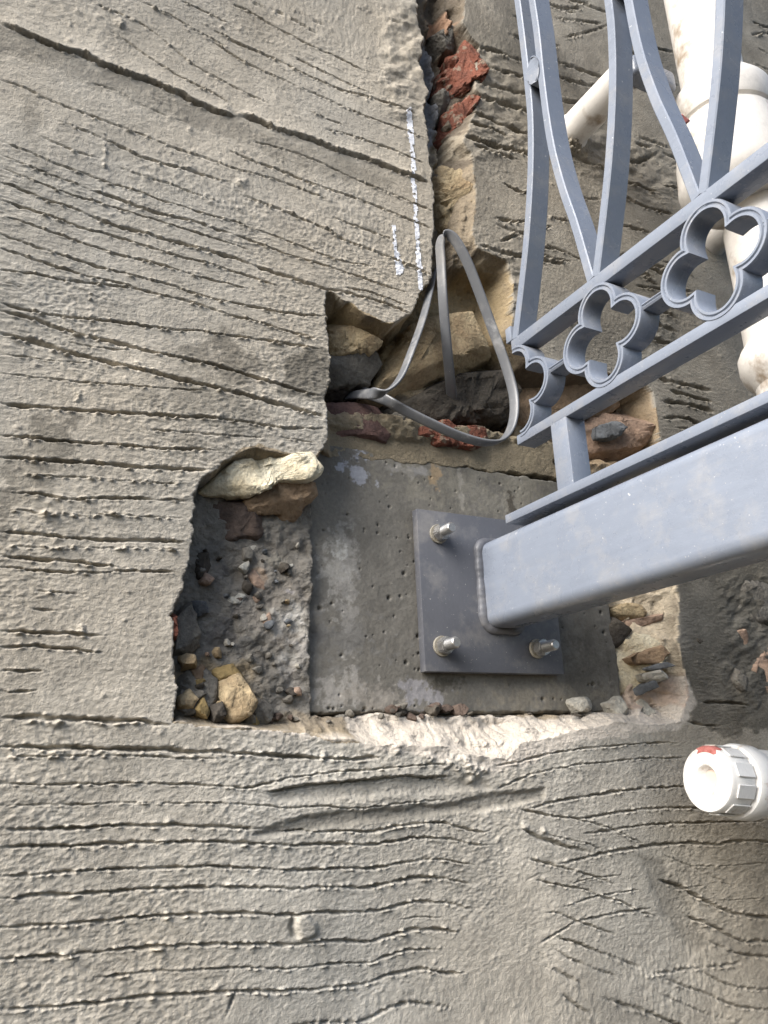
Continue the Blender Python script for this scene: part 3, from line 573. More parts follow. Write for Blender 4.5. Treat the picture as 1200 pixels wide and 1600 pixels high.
# --- colours: dry render, damp and darkened render, lime, stone dust
DRY = np.array([.420, .384, .323]); WET_DARK = np.array([.135, .124, .102]); LIME = np.array([.60, .54, .465])
damp_dark = np.zeros((nx, nz))
def dz(px_pts, a, soft=.008, wob=.006, seed=0):
    s_, m = zone(px_pts, soft=soft, wob=wob, seed=seed); damp_dark[s_] = np.maximum(damp_dark[s_], a*m)
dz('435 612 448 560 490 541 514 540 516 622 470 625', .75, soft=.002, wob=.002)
dz('300 545 345 530 400 560 400 605 340 600', .62, seed=1, wob=.012); dz('255 600 400 605 400 690 300 690 250 660', .40, seed=2, wob=.014)
dz('60 665 95 640 120 650 125 720 60 760 20 800 5 840 0 700', .58, seed=3, soft=.004, wob=.010); dz('30 150 45 150 75 270 45 285', .50, seed=4, wob=.008)
dz('0 45 130 95 290 158 440 215 620 280 600 300 440 245 260 180 130 125 0 75', .42, soft=.005, wob=.004)  # darker band following the long ledge on its lower side
dz('0 -100 300 -100 640 -100 640 30 420 60 300 90 100 40', .12, soft=.02)
dz('400 1305 480 1275 640 1262 760 1238 852 1230 850 1250 700 1275 560 1290 430 1305', .55, soft=.002, wob=.001)  # darker tone along the gouged band
dz('780 1225 850 1232 845 1255 790 1262', .35, soft=.003)
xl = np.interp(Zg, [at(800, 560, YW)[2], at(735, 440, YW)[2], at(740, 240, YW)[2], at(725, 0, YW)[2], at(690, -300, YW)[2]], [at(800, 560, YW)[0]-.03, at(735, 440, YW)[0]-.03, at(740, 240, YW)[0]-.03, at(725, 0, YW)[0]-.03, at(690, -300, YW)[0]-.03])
damp_dark = np.maximum(damp_dark, (.58+.35*fbm(Xg*11, Zg*11, 85, 3))*sstep(0, .02, Xg-xl)*sstep(.20, .24, Zg))
dz('1040 860 2200 800 2200 1160 1120 1150 1060 1132', 1.0, soft=.004)  # shade right of the recess, put into the render colour along with damp
rampx = np.zeros((nx, nz))
P0 = at(800, 1400, YW)[0]; P1 = at(1230, 1400, YW)[0]
rampx = .48*sstep(P0, P1, Xg + .05*fbm(Xg*14, Zg*14, 71, 3))*sstep(.16, .09, Zg)  # render gets smoothly darker towards the lower right
damp_dark = np.maximum(damp_dark, rampx)
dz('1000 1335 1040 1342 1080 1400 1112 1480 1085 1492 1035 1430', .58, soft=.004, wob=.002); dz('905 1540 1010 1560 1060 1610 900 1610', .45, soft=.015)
damp_dark = np.clip(damp_dark + (.26*fbm(Xg*22, Zg*22, 81, 4) + .22*fbm(Xg*7, Zg*9, 83, 3))*(.45+damp_dark), 0, 1)[..., None]
tint = DRY*(1-damp_dark) + WET_DARK*damp_dark
warm = fbm(Xg*7, Zg*7, 91, 3)[..., None]; tint = tint*(1+warm*np.array([.10, .05, -.02]))
pale = sstep(.12, .34, fbm(Xg*16, Zg*16, 95, 3))[..., None]*(1-damp_dark); tint = tint*(1+.13*pale)
# broken lime edge along the foot of the recess
s_, m = zone('300 1128 420 1136 500 1140 560 1120 800 1112 860 1128 960 1112 1050 1105 1075 1060 1090 1100 1062 1136 1000 1140 900 1150 840 1168 800 1205 770 1210 700 1180 600 1166 500 1156 400 1145', soft=.0025, wob=.0022)
m = (m*.9)[..., None]; tint[s_] = tint[s_]*(1-m) + LIME*m
# core colours
ct = np.zeros(X.shape+(3,)); ct[:] = (.30, .245, .17)
def cz(px_pts, c, soft=.004, wob=.004, seed=0, a=1.0, Y=0.0):
    P = poly_w(pairs(px_pts), Y); d, _ = sdf(P, X, Z); d = d+wob*2.2*fbm(X*80, Z*80, seed, 4, .6)
    mm = (sstep(-soft, soft, d)*a)[..., None]; ct[:] = ct*(1-mm)+np.array(c)*mm
cz('270 760 500 760 500 1118 260 1118', (.205, .190, .165), seed=1)
cz('290 1030 400 1040 400 1130 270 1130', (.27, .22, .15), seed=2)
cz('395 880 420 870 470 900 475 990 440 1010 400 960', (.30, .27, .23), seed=3, soft=.006, wob=.008, a=.8)
cz('420 960 476 945 476 990 425 1000', (.46, .43, .38), seed=4, wob=.008, a=.9); cz('425 1010 476 1000 476 1045 430 1050', (.42, .39, .35), seed=5, wob=.010, a=.9)
for k_, (bx0, by0, rr_, cl_) in enumerate(((400, 905, 14, (.40, .30, .22)), (375, 935, 9, (.42, .38, .32)), (440, 1025, 16, (.42, .40, .36)), (455, 975, 18, (.48, .46, .42)), (410, 960, 12, (.28, .25, .20)), (430, 880, 14, (.25, .23, .19)), (350, 890, 16, (.10, .095, .09)),
        (345, 990, 20, (.11, .105, .10)), (385, 1010, 18, (.12, .115, .105)), (330, 860, 16, (.16, .15, .135)), (455, 1075, 16, (.30, .28, .25)), (405, 1065, 14, (.20, .18, .15)), (455, 925, 9, (.38, .36, .38)), (365, 960, 8, (.20, .18, .16)))):
    cz(' '.join('%.0f %.0f' % (bx0+rr_*math.cos(a), by0+rr_*math.sin(a)) for a in [i*math.pi/4 for i in range(8)]), cl_, seed=30+k_, soft=.002, wob=.0035, a=.85)
cz('355 870 380 860 400 930 360 920', (.20, .185, .165), seed=6, wob=.01)
cz('512 470 690 430 800 450 840 540 800 560 600 620 515 600', (.33, .255, .15), seed=7)
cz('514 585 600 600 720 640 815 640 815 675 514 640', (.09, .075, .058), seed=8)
cz('514 660 640 655 780 670 880 680 880 760 514 720', (.25, .21, .145), seed=9)
cz('800 560 1010 590 1015 640 870 690 800 640', (.15, .115, .08), seed=10)
cz('870 640 1030 600 1035 740 870 740', (.34, .26, .17), seed=11)
cz('955 920 1100 900 1110 1140 955 1140', (.58, .49, .36), seed=12, soft=.003, wob=.002, Y=-.02)
cz('990 1060 1090 1050 1090 1140 990 1140', (.56, .43, .35), seed=13, Y=-.02, a=.8)
cz('400 1118 960 1112 960 1135 400 1135', (.25, .21, .16), seed=14, a=.7)
cz('640 -500 700 -500 745 0 752 240 750 400 690 440 640 200', (.17, .14, .105), seed=15, Y=-.02)
cz('700 250 750 250 755 390 700 390', (.29, .235, .165), seed=16, Y=-.03, wob=.008); cz('690 215 740 200 750 240 690 240', (.36, .31, .235), seed=17, Y=-.03, wob=.006)
cz('655 60 682 60 692 215 668 215', (.24, .25, .27), seed=18, Y=-.02, a=.8)
cz('676 20 700 10 720 40 690 50', (.42, .26, .17), seed=19, Y=-.02)
lowd = sstep(.5, -.1, prof)*((wid > .0065) | (Z < .06)); limec = np.where((Z < .075)[..., None], LIME, np.array([.20, .165, .12]))
lw = np.clip(lowd+.5*rough, 0, 1)[..., None]*.85*sstep(0, .003, dist)[..., None]
ct = ct*(1-lw)+limec*lw
s_, m = zone('560 1108 800 1105 870 1120 960 1108 1060 1100 1085 1120 1060 1140 900 1160 820 1200 700 1185 560 1170', soft=.002, wob=.002)
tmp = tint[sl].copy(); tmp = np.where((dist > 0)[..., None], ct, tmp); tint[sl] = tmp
m = (m*.88)[..., None]; tint[s_] = tint[s_]*(1-m) + LIME*m

def grid_mesh(name, fm, mat, parent, off=0.0):
    """fm: mask over cells (nx-1, nz-1)"""
    ii, jj = np.nonzero(fm)
    q = np.stack([ii*nz+jj, (ii+1)*nz+jj, (ii+1)*nz+jj+1, ii*nz+jj+1], 1)
    u, inv = np.unique(q.ravel(), return_inverse=True); q = inv.reshape(-1, 4)
    V = np.stack([Xg.ravel()[u], Yg.ravel()[u]+off, Zg.ravel()[u]], 1)
    me = bpy.data.meshes.new(name); me.vertices.add(len(V)); me.vertices.foreach_set('co', V.astype(np.float32).ravel())
    me.loops.add(q.size); me.loops.foreach_set('vertex_index', q.astype(np.int32).ravel())
    me.polygons.add(len(q)); me.polygons.foreach_set('loop_start', (np.arange(len(q))*4).astype(np.int32))
    try: me.polygons.foreach_set('loop_total', np.full(len(q), 4, np.int32))
    except Exception: pass
    me.polygons.foreach_set('use_smooth', np.ones(len(q), bool))
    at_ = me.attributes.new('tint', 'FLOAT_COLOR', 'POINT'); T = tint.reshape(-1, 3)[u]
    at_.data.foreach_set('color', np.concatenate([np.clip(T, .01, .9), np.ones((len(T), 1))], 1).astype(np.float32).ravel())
    me.update(calc_edges=True); me.validate()
    return link(name, me, mat, parent)

wall = empty('masonry_wall', (0.3, 0, -1.3), 'old masonry wall under grey-brown scratched render with a hacked-out recess', 'wall')
cc = core[:-1, :-1] & core[1:, :-1] & core[1:, 1:] & core[:-1, 1:]
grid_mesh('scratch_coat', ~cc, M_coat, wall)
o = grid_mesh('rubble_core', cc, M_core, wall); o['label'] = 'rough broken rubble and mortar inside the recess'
# chalk marks: a powdery skin 0.4 mm over the render, broken by the grit
for pts, lab in (('632 172 643 168 649 250 653 330 658 400 662 455 654 455 649 400 645 330 640 250', 'long vertical white chalk line'),
                 ('611 352 620 350 622 385 632 420 628 430 618 430 614 395', 'short white chalk mark')):
    s_, m = zone(pts, soft=.0012, wob=.0006); fm = np.zeros((nx-1, nz-1), bool)
    hp = relief[s_]+grain[s_]; ok = (m > .5) & (hp - und[s_] > -.0014) & (vn(Xg[s_]*420, Zg[s_]*300, 7) > -.10 - .3*(m > .98))
    a = ok[:-1, :-1] & ok[1:, 1:]; fm[s_[0].start:s_[0].start+a.shape[0], s_[1].start:s_[1].start+a.shape[1]] = a
    o = grid_mesh('chalk_mark', fm, M_chalk, wall, -.0005); o['label'] = lab

# ------------------------------------------------------------------ concrete padstone (fine grid with air holes)
PX0, PX1 = at(474, 900, 0)[0], at(962, 1000, 0)[0]
PZ0, PZ1 = at(600, 1116, 0)[2], at(640, 714, 0)[2]
def padstone():
    gx = np.linspace(PX0, PX1, 420); gz = np.linspace(PZ0, PZ1, 300); X, Z = np.meshgrid(gx, gz, indexing='ij')
    edge = np.minimum(np.minimum(X-PX0, PX1-X), np.minimum(Z-PZ0, PZ1-Z)) + .0022*fbm(X*90, Z*90, 3, 4, .6)
    Y = .0009*fbm(X*14, Z*14, 1, 3) + .0004*fbm(X*160, Z*160, 2, 3) + .006*sstep(.0025, -.001, edge)
    c = np.zeros(X.shape+(3,)); c[:] = (.178, .167, .145); c *= (1+.30*fbm(X*20, Z*20, 5, 4))[..., None]
    rr = np.random.RandomState(11)
    for _ in range(230):
        cx, cz = rr.uniform(PX0, PX1), rr.uniform(PZ0, PZ1)
        if cx > .40 and rr.rand() < .5: continue
        r = rr.choice([.0007, .0009, .0012, .0017], p=[.4, .3, .2, .1]); el = rr.uniform(.6, 1.2)
        i0, i1 = np.searchsorted(gx, [cx-3*r, cx+3*r]); j0, j1 = np.searchsorted(gz, [cz-3*r, cz+3*r])
        q = (slice(i0, i1), slice(j0, j1)); d2 = ((X[q]-cx)**2*el+(Z[q]-cz)**2)/r**2
        Y[q] += r*2.2*np.exp(-d2*1.3)
    def blot(px, py, rx, rz, col, a, seed):
        cx, _, cz = at(px, py, 0); sx = rx*.00055; sz = rz*.00055
        d = np.sqrt(((X-cx)/sx)**2+((Z-cz)/sz)**2)+1.5*fbm(X*130, Z*130, seed, 5, .65)
        m = (sstep(1.1, .5, d)*a)[..., None]; c[:] = c*(1-m)+np.array(col)*m
    for a in ((530, 880, 26, 60, (.40, .385, .35), .55, 1), (545, 925, 18, 70, (.36, .345, .32), .5, 2), (530, 860, 18, 14, (.55, .54, .5), .6, 3), (560, 735, 32, 22, (.42, .43, .47), .8, 4), (640, 735, 30, 12, (.38, .37, .36), .5, 5),
              (520, 1075, 60, 22, (.37, .35, .32), .7, 6), (600, 1090, 60, 18, (.34, .31, .27), .6, 7), (660, 1085, 40, 16, (.36, .35, .37), .6, 8), (700, 760, 120, 50, (.27, .25, .20), .4, 9), (820, 760, 60, 50, (.21, .195, .155), .5, 10),
              (800, 790, 9, 22, (.085, .075, .06), .9, 11), (920, 1040, 45, 90, (.135, .125, .105), .7, 12), (690, 1068, 30, 10, (.10, .09, .07), .8, 13), (680, 735, 12, 22, (.42, .30, .17), .6, 14), (720, 760, 5, 44, (.33, .31, .27), .6, 15),
              (500, 800, 26, 60, (.20, .185, .155), .5, 16), (850, 1095, 110, 22, (.24, .215, .17), .6, 17), (540, 1000, 60, 40, (.205, .20, .19), .5, 18)): blot(*a)
    nX, nZ = X.shape; V = np.stack([X, Y, Z], -1).reshape(-1, 3)
    ii, jj = np.meshgrid(np.arange(nX-1), np.arange(nZ-1), indexing='ij'); ii = ii.ravel(); jj = jj.ravel()
    q = np.stack([ii*nZ+jj, (ii+1)*nZ+jj, (ii+1)*nZ+jj+1, ii*nZ+jj+1], 1)
    # sides going back into the wall
    ring = [i*nZ for i in range(nX)] + [(nX-1)*nZ+j for j in range(1, nZ)] + [i*nZ+nZ-1 for i in range(nX-2, -1, -1)] + [j for j in range(nZ-2, 0, -1)]
    b0 = len(V); V = np.concatenate([V, V[ring]+np.array([0, .05, 0])]); L = len(ring)
    sides = np.array([(ring[(k+1) % L], ring[k], b0+k, b0+(k+1) % L) for k in range(L)])
    q = np.concatenate([q, sides])
    me = bpy.data.meshes.new('concrete_padstone'); me.from_pydata(V.tolist(), [], q.tolist())
    cc_ = np.concatenate([c.reshape(-1, 3), c.reshape(-1, 3)[ring]])
    a = me.attributes.new('tint', 'FLOAT_COLOR', 'POINT'); a.data.foreach_set('color', np.concatenate([np.clip(cc_, .02, .8), np.ones((len(cc_), 1))], 1).astype(np.float32).ravel())
    sharp_smooth(me, 60); o = link('concrete_padstone', me, M_pad, wall); o['label'] = 'smooth grey cast concrete block with air holes'
padstone()

# ------------------------------------------------------------------ stones and bricks set in the recess
def chunk(name, pts, yf, thick, mat, parent=None, tilt=(0, 0), rough=.0022, seed=0, boxy=.33, nth=56, nph=18, label=None, facet=0, cut=.72):
    """a lump with the traced outline at depth yf, real thickness behind it; tilt = slope of the face in x and z"""
    P = np.array([at(a, b, yf)[[0, 2]] for a, b in pairs(pts)]); c = P.mean(0); P = c+(P-c)*(1.13 if facet else 1)
    th = np.linspace(0, 2*math.pi, nth, endpoint=False); R = np.zeros(nth)
    for i, t in enumerate(th):
        dx, dz_ = math.cos(t), math.sin(t); best = 0
        for k in range(len(P)):
            a, b = P[k]-c, P[(k+1) % len(P)]-c; e = b-a; den = dx*e[1]-dz_*e[0]
            if abs(den) < 1e-12: continue
            s = (a[0]*e[1]-a[1]*e[0])/den; u = (a[0]*dz_-a[1]*dx)/den
            if s > 0 and -1e-6 <= u <= 1+1e-6: best = max(best, s)
        R[i] = best
    V = []; rr = np.random.RandomState(seed+500)
    dirs = rr.normal(size=(6, 3))
    for j in range(nph):
        ph = math.pi*(j+.5)/nph; s = math.sin(ph)**boxy; cy = math.copysign(abs(math.cos(ph))**.75, math.cos(ph))
        for i in range(nth):
            x = R[i]*s*math.cos(th[i]); z = R[i]*s*math.sin(th[i]); y = -cy*thick/2
            if cy > 0: y += (tilt[0]*x + tilt[1]*z)
            V.append([x, y, z])
    V = np.array(V); q = V*1.0
    k1 = fbm(q[:, 0]*110+q[:, 1]*37, q[:, 2]*110-q[:, 1]*53, seed, 4, .6); k2 = fbm(q[:, 0]*40+q[:, 1]*60, q[:, 2]*40+q[:, 1]*31, seed+9, 3)
    nrm = V/(np.linalg.norm(V, axis=1, keepdims=True)+1e-9); nrm[:, 1] *= 1.4
    V = V + nrm*(rough*2.0*k1+rough*2.2*k2)[:, None]
    ext = np.abs(V).max(0)
    for kf in range(facet):
        dv_ = rr.normal(size=3)*np.array([1, 1.1, 1]); dv_[1] = -abs(dv_[1]); dv_ /= np.linalg.norm(dv_)
        sup = (V@dv_).max(); off = sup*rr.uniform(cut, .93); ex_ = np.maximum(V@dv_-off, 0)
        V = V - ex_[:, None]*dv_*.92
    k3 = fbm(V[:, 0]*300+V[:, 1]*90, V[:, 2]*300-V[:, 1]*130, seed+21, 3, .6); V[:, 1] += rough*.45*k3
    V[:, 0] += c[0]; V[:, 2] += c[1]; V[:, 1] += yf+thick/2
    Fc = []
    for j in range(nph-1):
        for i in range(nth): Fc.append((j*nth+i, j*nth+(i+1) % nth, (j+1)*nth+(i+1) % nth, (j+1)*nth+i))
    Fc.append(tuple(range(nth))); Fc.append(tuple(range((nph-1)*nth, nph*nth)))
    o = link(name, sharp_smooth(mesh(name, V, Fc), 50), mat, parent)
    if label: o['label'] = label
    return o
ST = [  # name, outline, face depth, thickness, material, tilt, rough, label
 ('stone', '328 754 350 731 388 708 440 714 488 706 490 736 474 754 436 752 402 768 370 764', -.043, .034, M_cream, (.2, .05), .0026, 'cream lime-crusted stone under the render edge'),
 ('stone', '366 764 402 766 440 746 500 735 496 766 466 802 400 792', -.036, .040, M_brownst, (.15, -.15), .0024, 'brown broken stone face'),
 ('brick', '302 786 330 764 378 782 418 792 420 838 380 842 318 852 300 832', -.010, .045, M_dbrick, (.2, -.1), .0016, 'dark brown brick'),
 ('brick', '422 794 470 802 468 838 423 838', -.006, .045, M_dbrick, (.1, -.1), .0012, 'dark brown brick end beyond a crack'),
 ('stone', '514 498 545 486 590 502 604 518 598 534 570 545 520 536', -.024, .045, M_tan, (.15, -.3), .0024, 'tan stone under the render'),
 ('stone', '515 538 560 544 602 530 606 558 586 584 532 592 513 570', -.016, .050, M_grey, (.1, -.25), .0020, 'grey mottled stone'),
 ('stone', '512 594 552 590 562 606 548 620 513 622', .022, .040, M_dgrey, (0, 0), .0020, None),
 ('brick', '510 624 562 624 612 636 620 664 606 686 560 674 512 674', -.013, .060, M_pbrick, (.05, .1), .0012, 'purple-brown brick'),
 ('brick', '646 656 690 654 734 664 766 668 772 690 742 700 692 692 652 676', -.012, .055, M_brick, (.05, .15), .0026, 'broken red brick'),
 ('stone', '616 642 646 646 650 676 624 690 612 682', -.008, .040, M_grey, (0, 0), .002, None),
 ('stone', '598 606 628 560 660 500 690 466 742 462 792 496 804 545 770 562 700 578 640 608', -.022, .060, M_tan, (.12, -.12), .0034, 'big tan stone behind the cable loop'),
 ('stone', '612 614 700 582 762 566 806 578 816 622 782 650 722 654 642 636', -.004, .050, M_dgrey, (.1, -.2), .0030, 'dark grey-brown stone'),
 ('stone', '812 596 872 584 960 602 992 620 940 646 880 664 826 660', -.010, .05, M_brownst, (.1, -.2), .0036, None),
 ('stone', '900 668 956 642 1000 632 1018 652 1024 690 1002 714 960 706 924 714', -.020, .045, M_pink, (.3, -.1), .0034, 'tan stone with a dark stain'),
 ('stone', '936 664 962 656 976 670 960 686 938 682', -.026, .012, M_slate, (.3, 0), .0014, None),
 ('brick', '700 118 712 84 738 62 750 78 744 98 757 110 750 126 726 136 708 142', -.036, .045, M_brick, (.5, 0), .0040, 'broken red brick in the upper chase'),
 ('brick', '698 192 706 166 730 150 752 150 738 172 727 190 710 202', -.034, .045, M_brick, (.5, 0), .0032, 'broken red brick in the lower chase'),
 ('stone', '682 44 706 34 722 52 712 72 690 70', -.026, .04, M_grey, (.3, 0), .003, None),
 ('stone', '688 150 704 140 706 170 692 190', -.022, .04, M_grey, (.3, 0), .003, None),
 ('stone', '690 255 735 250 742 300 736 372 700 362 694 310', -.028, .04, M_tan, (.35, 0), .0034, None),
 ('stone', '964 1020 988 986 1040 976 1056 1000 1040 1030 1018 1052 1004 1078 966 1088 976 1052', -.022, .050, M_cream, (-.35, 0), .0026, 'tan and cream stone in the broken reveal'),
 ('stone', '992 1026 1030 1008 1040 1022 1030 1038 1000 1038', -.0305, .012, M_brownst, (-.4, 0), .0014, None),
 ('stone', '958 972 974 962 988 984 972 1012 956 1006', -.010, .035, M_dgrey, (0, 0), .0014, None),
 ('stone', '962 948 985 942 1012 950 1000 966 976 964', -.012, .022, M_tan, (-.2, -.2), .0018, None),
 ('stone', '988 966 1030 958 1054 954 1054 966 1020 976 992 984', -.026, .030, M_pink, (-.3, 0), .0016, None),
 ('stone', '1016 1042 1040 1034 1048 1042 1022 1048', -.040, .012, M_slate, (-.2, .3), .0006, None),
 ('stone', '1014 1052 1040 1046 1046 1056 1030 1064 1016 1062', -.040, .014, M_pale, (-.2, 0), .0008, None),
 ('stone', '1004 1074 1022 1062 1030 1070 1010 1084', -.034, .014, M_slate, (-.2, 0), .0008, None),
 ('stone', '280 968 298 922 312 960 316 1008 302 1030 278 1024', -.018, .050, M_grey, (0, 0), .0024, None),
 ('stone', '278 1064 328 1040 350 1062 346 1108 302 1122 276 1112', -.012, .045, M_grey, (.1, .1), .0034, 'grey-brown rubble stone'),
 ('stone', '344 1066 384 1050 402 1086 392 1124 356 1126 350 1092', -.018, .040, M_tan, (.2, 0), .0028, 'tan rubble stone'),
 ('stone', '330 1046 372 1036 386 1050 350 1062', -.004, .040, M_olive, (0, .1), .0026, None),
 ('stone', '284 1088 300 1078 312 1092 304 1112 286 1114', -.022, .030, M_tan, (0, .2), .0020, None),
 ('stone', '306 1096 326 1086 340 1100 332 1122 310 1124', -.024, .026, M_olive, (.2, .2), .0020, None),
 ('stone', '336 1104 352 1098 360 1116 350 1128 338 1126', -.028, .020, M_dgrey, (0, .2), .0016, None),
 ('stone', '392 1096 420 1090 432 1108 420 1126 396 1126', -.012, .022, M_grey, (0, .2), .0020, None),
 ('stone', '300 1044 322 1034 336 1048 318 1064 302 1062', -.010, .030, M_brownst, (0, -.1), .0020, None),
 ('stone', '284 1024 306 1018 312 1040 290 1046', -.016, .030, M_tan, (0, 0), .0020, None),
 ('stone', '306 850 330 846 334 880 326 916 308 912', .002, .030, M_dgrey, (0, 0), .0020, None),
 ('stone', '384 894 402 888 420 912 414 926 396 914', .004, .014, M_pink, (0, 0), .0010, None),
 ('stone', '354 936 374 924 390 930 382 944 360 944', .003, .012, M_pale, (0, 0), .0010, None),
 ('stone', '362 937 374 930 383 932 378 940 366 941', .0005, .008, M_dbrick, (0, 0), .0005, None),
 ('stone', '448 920 456 914 464 924 460 936 450 932', .003, .012, M_pale, (0, 0), .0008, None),
 ('stone', '452 922 457 919 460 926 457 931 453 928', .0008, .008, M_dbrick, (0, 0), .0003, None),
 ('stone', '394 932 404 928 408 938 400 944', .004, .010, M_pink, (0, 0), .0006, None),
 ('stone', '462 950 472 946 474 962 466 966', .003, .010, M_olive, (0, 0), .0006, None),
 ('stone', '420 945 450 935 462 955 440 985 424 980', .006, .012, M_grey, (0, 0), .0018, None),
 ('stone', '390 852 404 850 400 862 392 860', .004, .010, M_pale, (0, 0), .0006, None),
 ('stone', '302 940 326 936 330 956 308 962', .000, .020, M_slate, (0, 0), .0016, None),
 ('brick', '266 958 278 948 281 990 276 1004 268 992', -.044, .030, M_brick, (0, 0), .0012, 'sliver of red brick in the left edge'),
 ('stone', '1152 908 1200 896 1240 930 1220 978 1180 986 1156 958', -.038, .05, M_grey, (0, 0), .0040, None),
 ('stone', '1146 988 1176 980 1184 1002 1162 1012', -.046, .03, M_pink, (0, 0), .0020, 'pinkish stone'),
 ('stone', '1180 1008 1240 1000 1240 1090 1192 1094 1170 1052', -.036, .05, M_pink, (0, 0), .0044, None),
 ('stone', '1084 988 1112 976 1122 996 1098 1008', -.047, .03, M_dgrey, (0, 0), .0022, None),
 ('stone', '1148 1050 1166 1040 1172 1072 1156 1080', -.046, .03, M_grey, (0, 0), .0022, None),
]
for k, (nm, pts, yf, th, mt, tl, rg_, lab) in enumerate(ST):
    yf = yf*.67 if yf < 0 else (-.0045 if th < .015 else yf*.6); tl = (-abs(tl[0])-.06, tl[1]); q0 = np.mean(pairs(pts), 0); tl = (-.70, tl[1]) if 955 < q0[0] < 1062 and 940 < q0[1] < 1100 else tl
    if q0[0] < 480 and q0[1] > 845 and th >= .015 and nm == 'stone': yf -= .010
    if q0[0] > 1080: yf = -.0335; th = .03; tl = (-.1, 0)
    big = k < 20
    chunk(nm, pts, yf, th, mt, wall, tl, rg_, k*3+1, nth=96 if big else 40, nph=34 if big else 14, label=lab, facet=0 if th < .013 else (4 if k == 0 else 5 if nm == 'brick' else 11), cut=.80 if k == 0 else .74 if nm == 'brick' else .68, boxy=.18 if nm == 'brick' or k == 0 else .28)

# aggregate bedded in the rough concrete beside the padstone
ra = random.Random(21)
for k in range(46):
    px, py = ra.uniform(318, 470), ra.uniform(850, 1095); r = ra.choice([3, 3, 4, 5, 6, 8, 10])
    if px < 345 and py > 1030: continue
    pts = ' '.join('%.1f %.1f' % (px+r*(.6+.7*ra.random())*math.cos(a), py+r*(.6+.7*ra.random())*math.sin(a)) for a in [i*math.pi/3 for i in range(6)])
    chunk('stone', pts, -.0085-ra.random()*.003, .012, ra.choice([M_pale, M_grey, M_pink, M_tan, M_dgrey, M_pale, M_slate, M_grey]), wall, (ra.uniform(-.3, .1), ra.uniform(-.2, .2)), .0010, 1300+k, nth=18, nph=9, facet=8, cut=.6)
for k in range(26):
    px, py = ra.uniform(278, 420), ra.uniform(1046, 1128); r = ra.choice([5, 6, 8, 10, 13])
    if py < 1128-(430-px)*.55: py = 1128-ra.random()*(430-px)*.5
    pts = ' '.join('%.1f %.1f' % (px+r*(.6+.7*ra.random())*math.cos(a), py+r*.8*(.6+.7*ra.random())*math.sin(a)) for a in [i*math.pi/3.5 for i in range(7)])
    chunk('stone', pts, -.010-ra.random()*.010, .016, ra.choice([M_grey, M_grey, M_dgrey, M_olive, M_tan, M_brownst]), wall, (ra.uniform(-.4, .1), ra.uniform(-.2, .3)), .0014, 1400+k, nth=20, nph=10, facet=10, cut=.6)

# loose rubble lying along the foot of the recess
rr = random.Random(5)
RB = [(914, 1098, 17, M_pale, 'pale angular stone chip at the right end of the recess foot, nearest the steel plate'), (972, 1104, 24, M_pale, 'largest pale stone chip lying in the right corner of the recess'),
      (1014, 1108, 17, M_pale, 'pale slanting stone chip in the far right corner of the recess'), (485, 1130, 12, M_pink, 'pinkish stone chip standing on the lime edge under the padstone')]
for px, py, r, mt, lab in RB:
    pts = ' '.join('%.1f %.1f' % (px+r*(.7+.5*rr.random())*math.cos(a), py+r*.75*(.7+.5*rr.random())*math.sin(a)) for a in [i*math.pi/3.5 for i in range(7)])
    tag(chunk('stone_chip', pts, -.014, .020, mt, None, (-.3, .2), .0012, px, nth=40, nph=18, facet=14, cut=.64, boxy=.3), lab, 'stone', 'loose stone chips')
CR = []
for k in range(40):
    px = rr.uniform(300, 760) if k < 33 else rr.uniform(800, 960); py = 1124+rr.uniform(-16, 5) - (5 if px > 600 else 0)
    CR.append((px, py, rr.choice([3, 4, 5, 6, 7, 9, 12, 14]), rr.choice(['grey', 'dark', 'brown', 'grey', 'dark'])))
CR.sort(); seen = {}
ORD = ['first', 'second', 'third', 'fourth', 'fifth', 'sixth', 'seventh', 'eighth', 'ninth', 'tenth', 'eleventh', 'twelfth', 'thirteenth', 'fourteenth', 'fifteenth', 'sixteenth', 'seventeenth', 'eighteenth', 'nineteenth', 'twentieth', 'twenty-first', 'twenty-second', 'twenty-third', 'twenty-fourth']
for k, (px, py, r, cn) in enumerate(CR):
    pts = ' '.join('%.1f %.1f' % (px+r*(.55+.8*rr.random())*math.cos(a), py+r*.6*(.55+.8*rr.random())*math.sin(a)) for a in [i*math.pi/3.5 for i in range(7)])
    q = seen.get(cn, 0); seen[cn] = q+1
    tag(chunk('rubble_crumb', pts, -.007-rr.random()*.009, r*.0010, {'grey': M_grey, 'dark': M_dgrey, 'brown': M_dbrick}[cn], None, (rr.uniform(-.5, .5), rr.uniform(-.5, .5)), .0012, 900+k, nth=18, nph=9, facet=12, cut=.45, boxy=.4),
        '%s %s rubble crumb from the left along the foot of the recess' % (ORD[q], cn), 'rubble', 'rubble crumbs along the foot of the recess')

# ------------------------------------------------------------------ steel bracket: plate, beam, weld, bolts
PLX0, PLX1, PLZ0, PLZ1 = .3541, .5040, .0768, .2215
BX0, BX1, BZ0, BZ1 = .4185, .4590, .1165, .1955
YO = -.95
brk = empty('steel_bracket', (.43, 0, .077), 'grey painted steel beam bracket on a square plate bolted to concrete', 'bracket')
link('base_plate', box('base_plate', PLX0, PLX1, -.0105, -.0015, PLZ0, PLZ1, .0008, 2), M_plate, brk)
def rr_ring(x0, x1, z0, z1, r, k=7):
    out = []
    for (cx, cz, a0) in ((x1-r, z1-r, 0), (x0+r, z1-r, 90), (x0+r, z0+r, 180), (x1-r, z0+r, 270)):
        for i in range(k+1):
            a = math.radians(a0+90*i/k); out.append((cx+r*math.cos(a), cz+r*math.sin(a)))
    return out
ring = rr_ring(BX0, BX1, BZ0, BZ1, .010); m = len(ring)
V = []; Fc = []
ys = [-.009, -.03, -.1, -.2, -.35, -.5, -.7, YO]
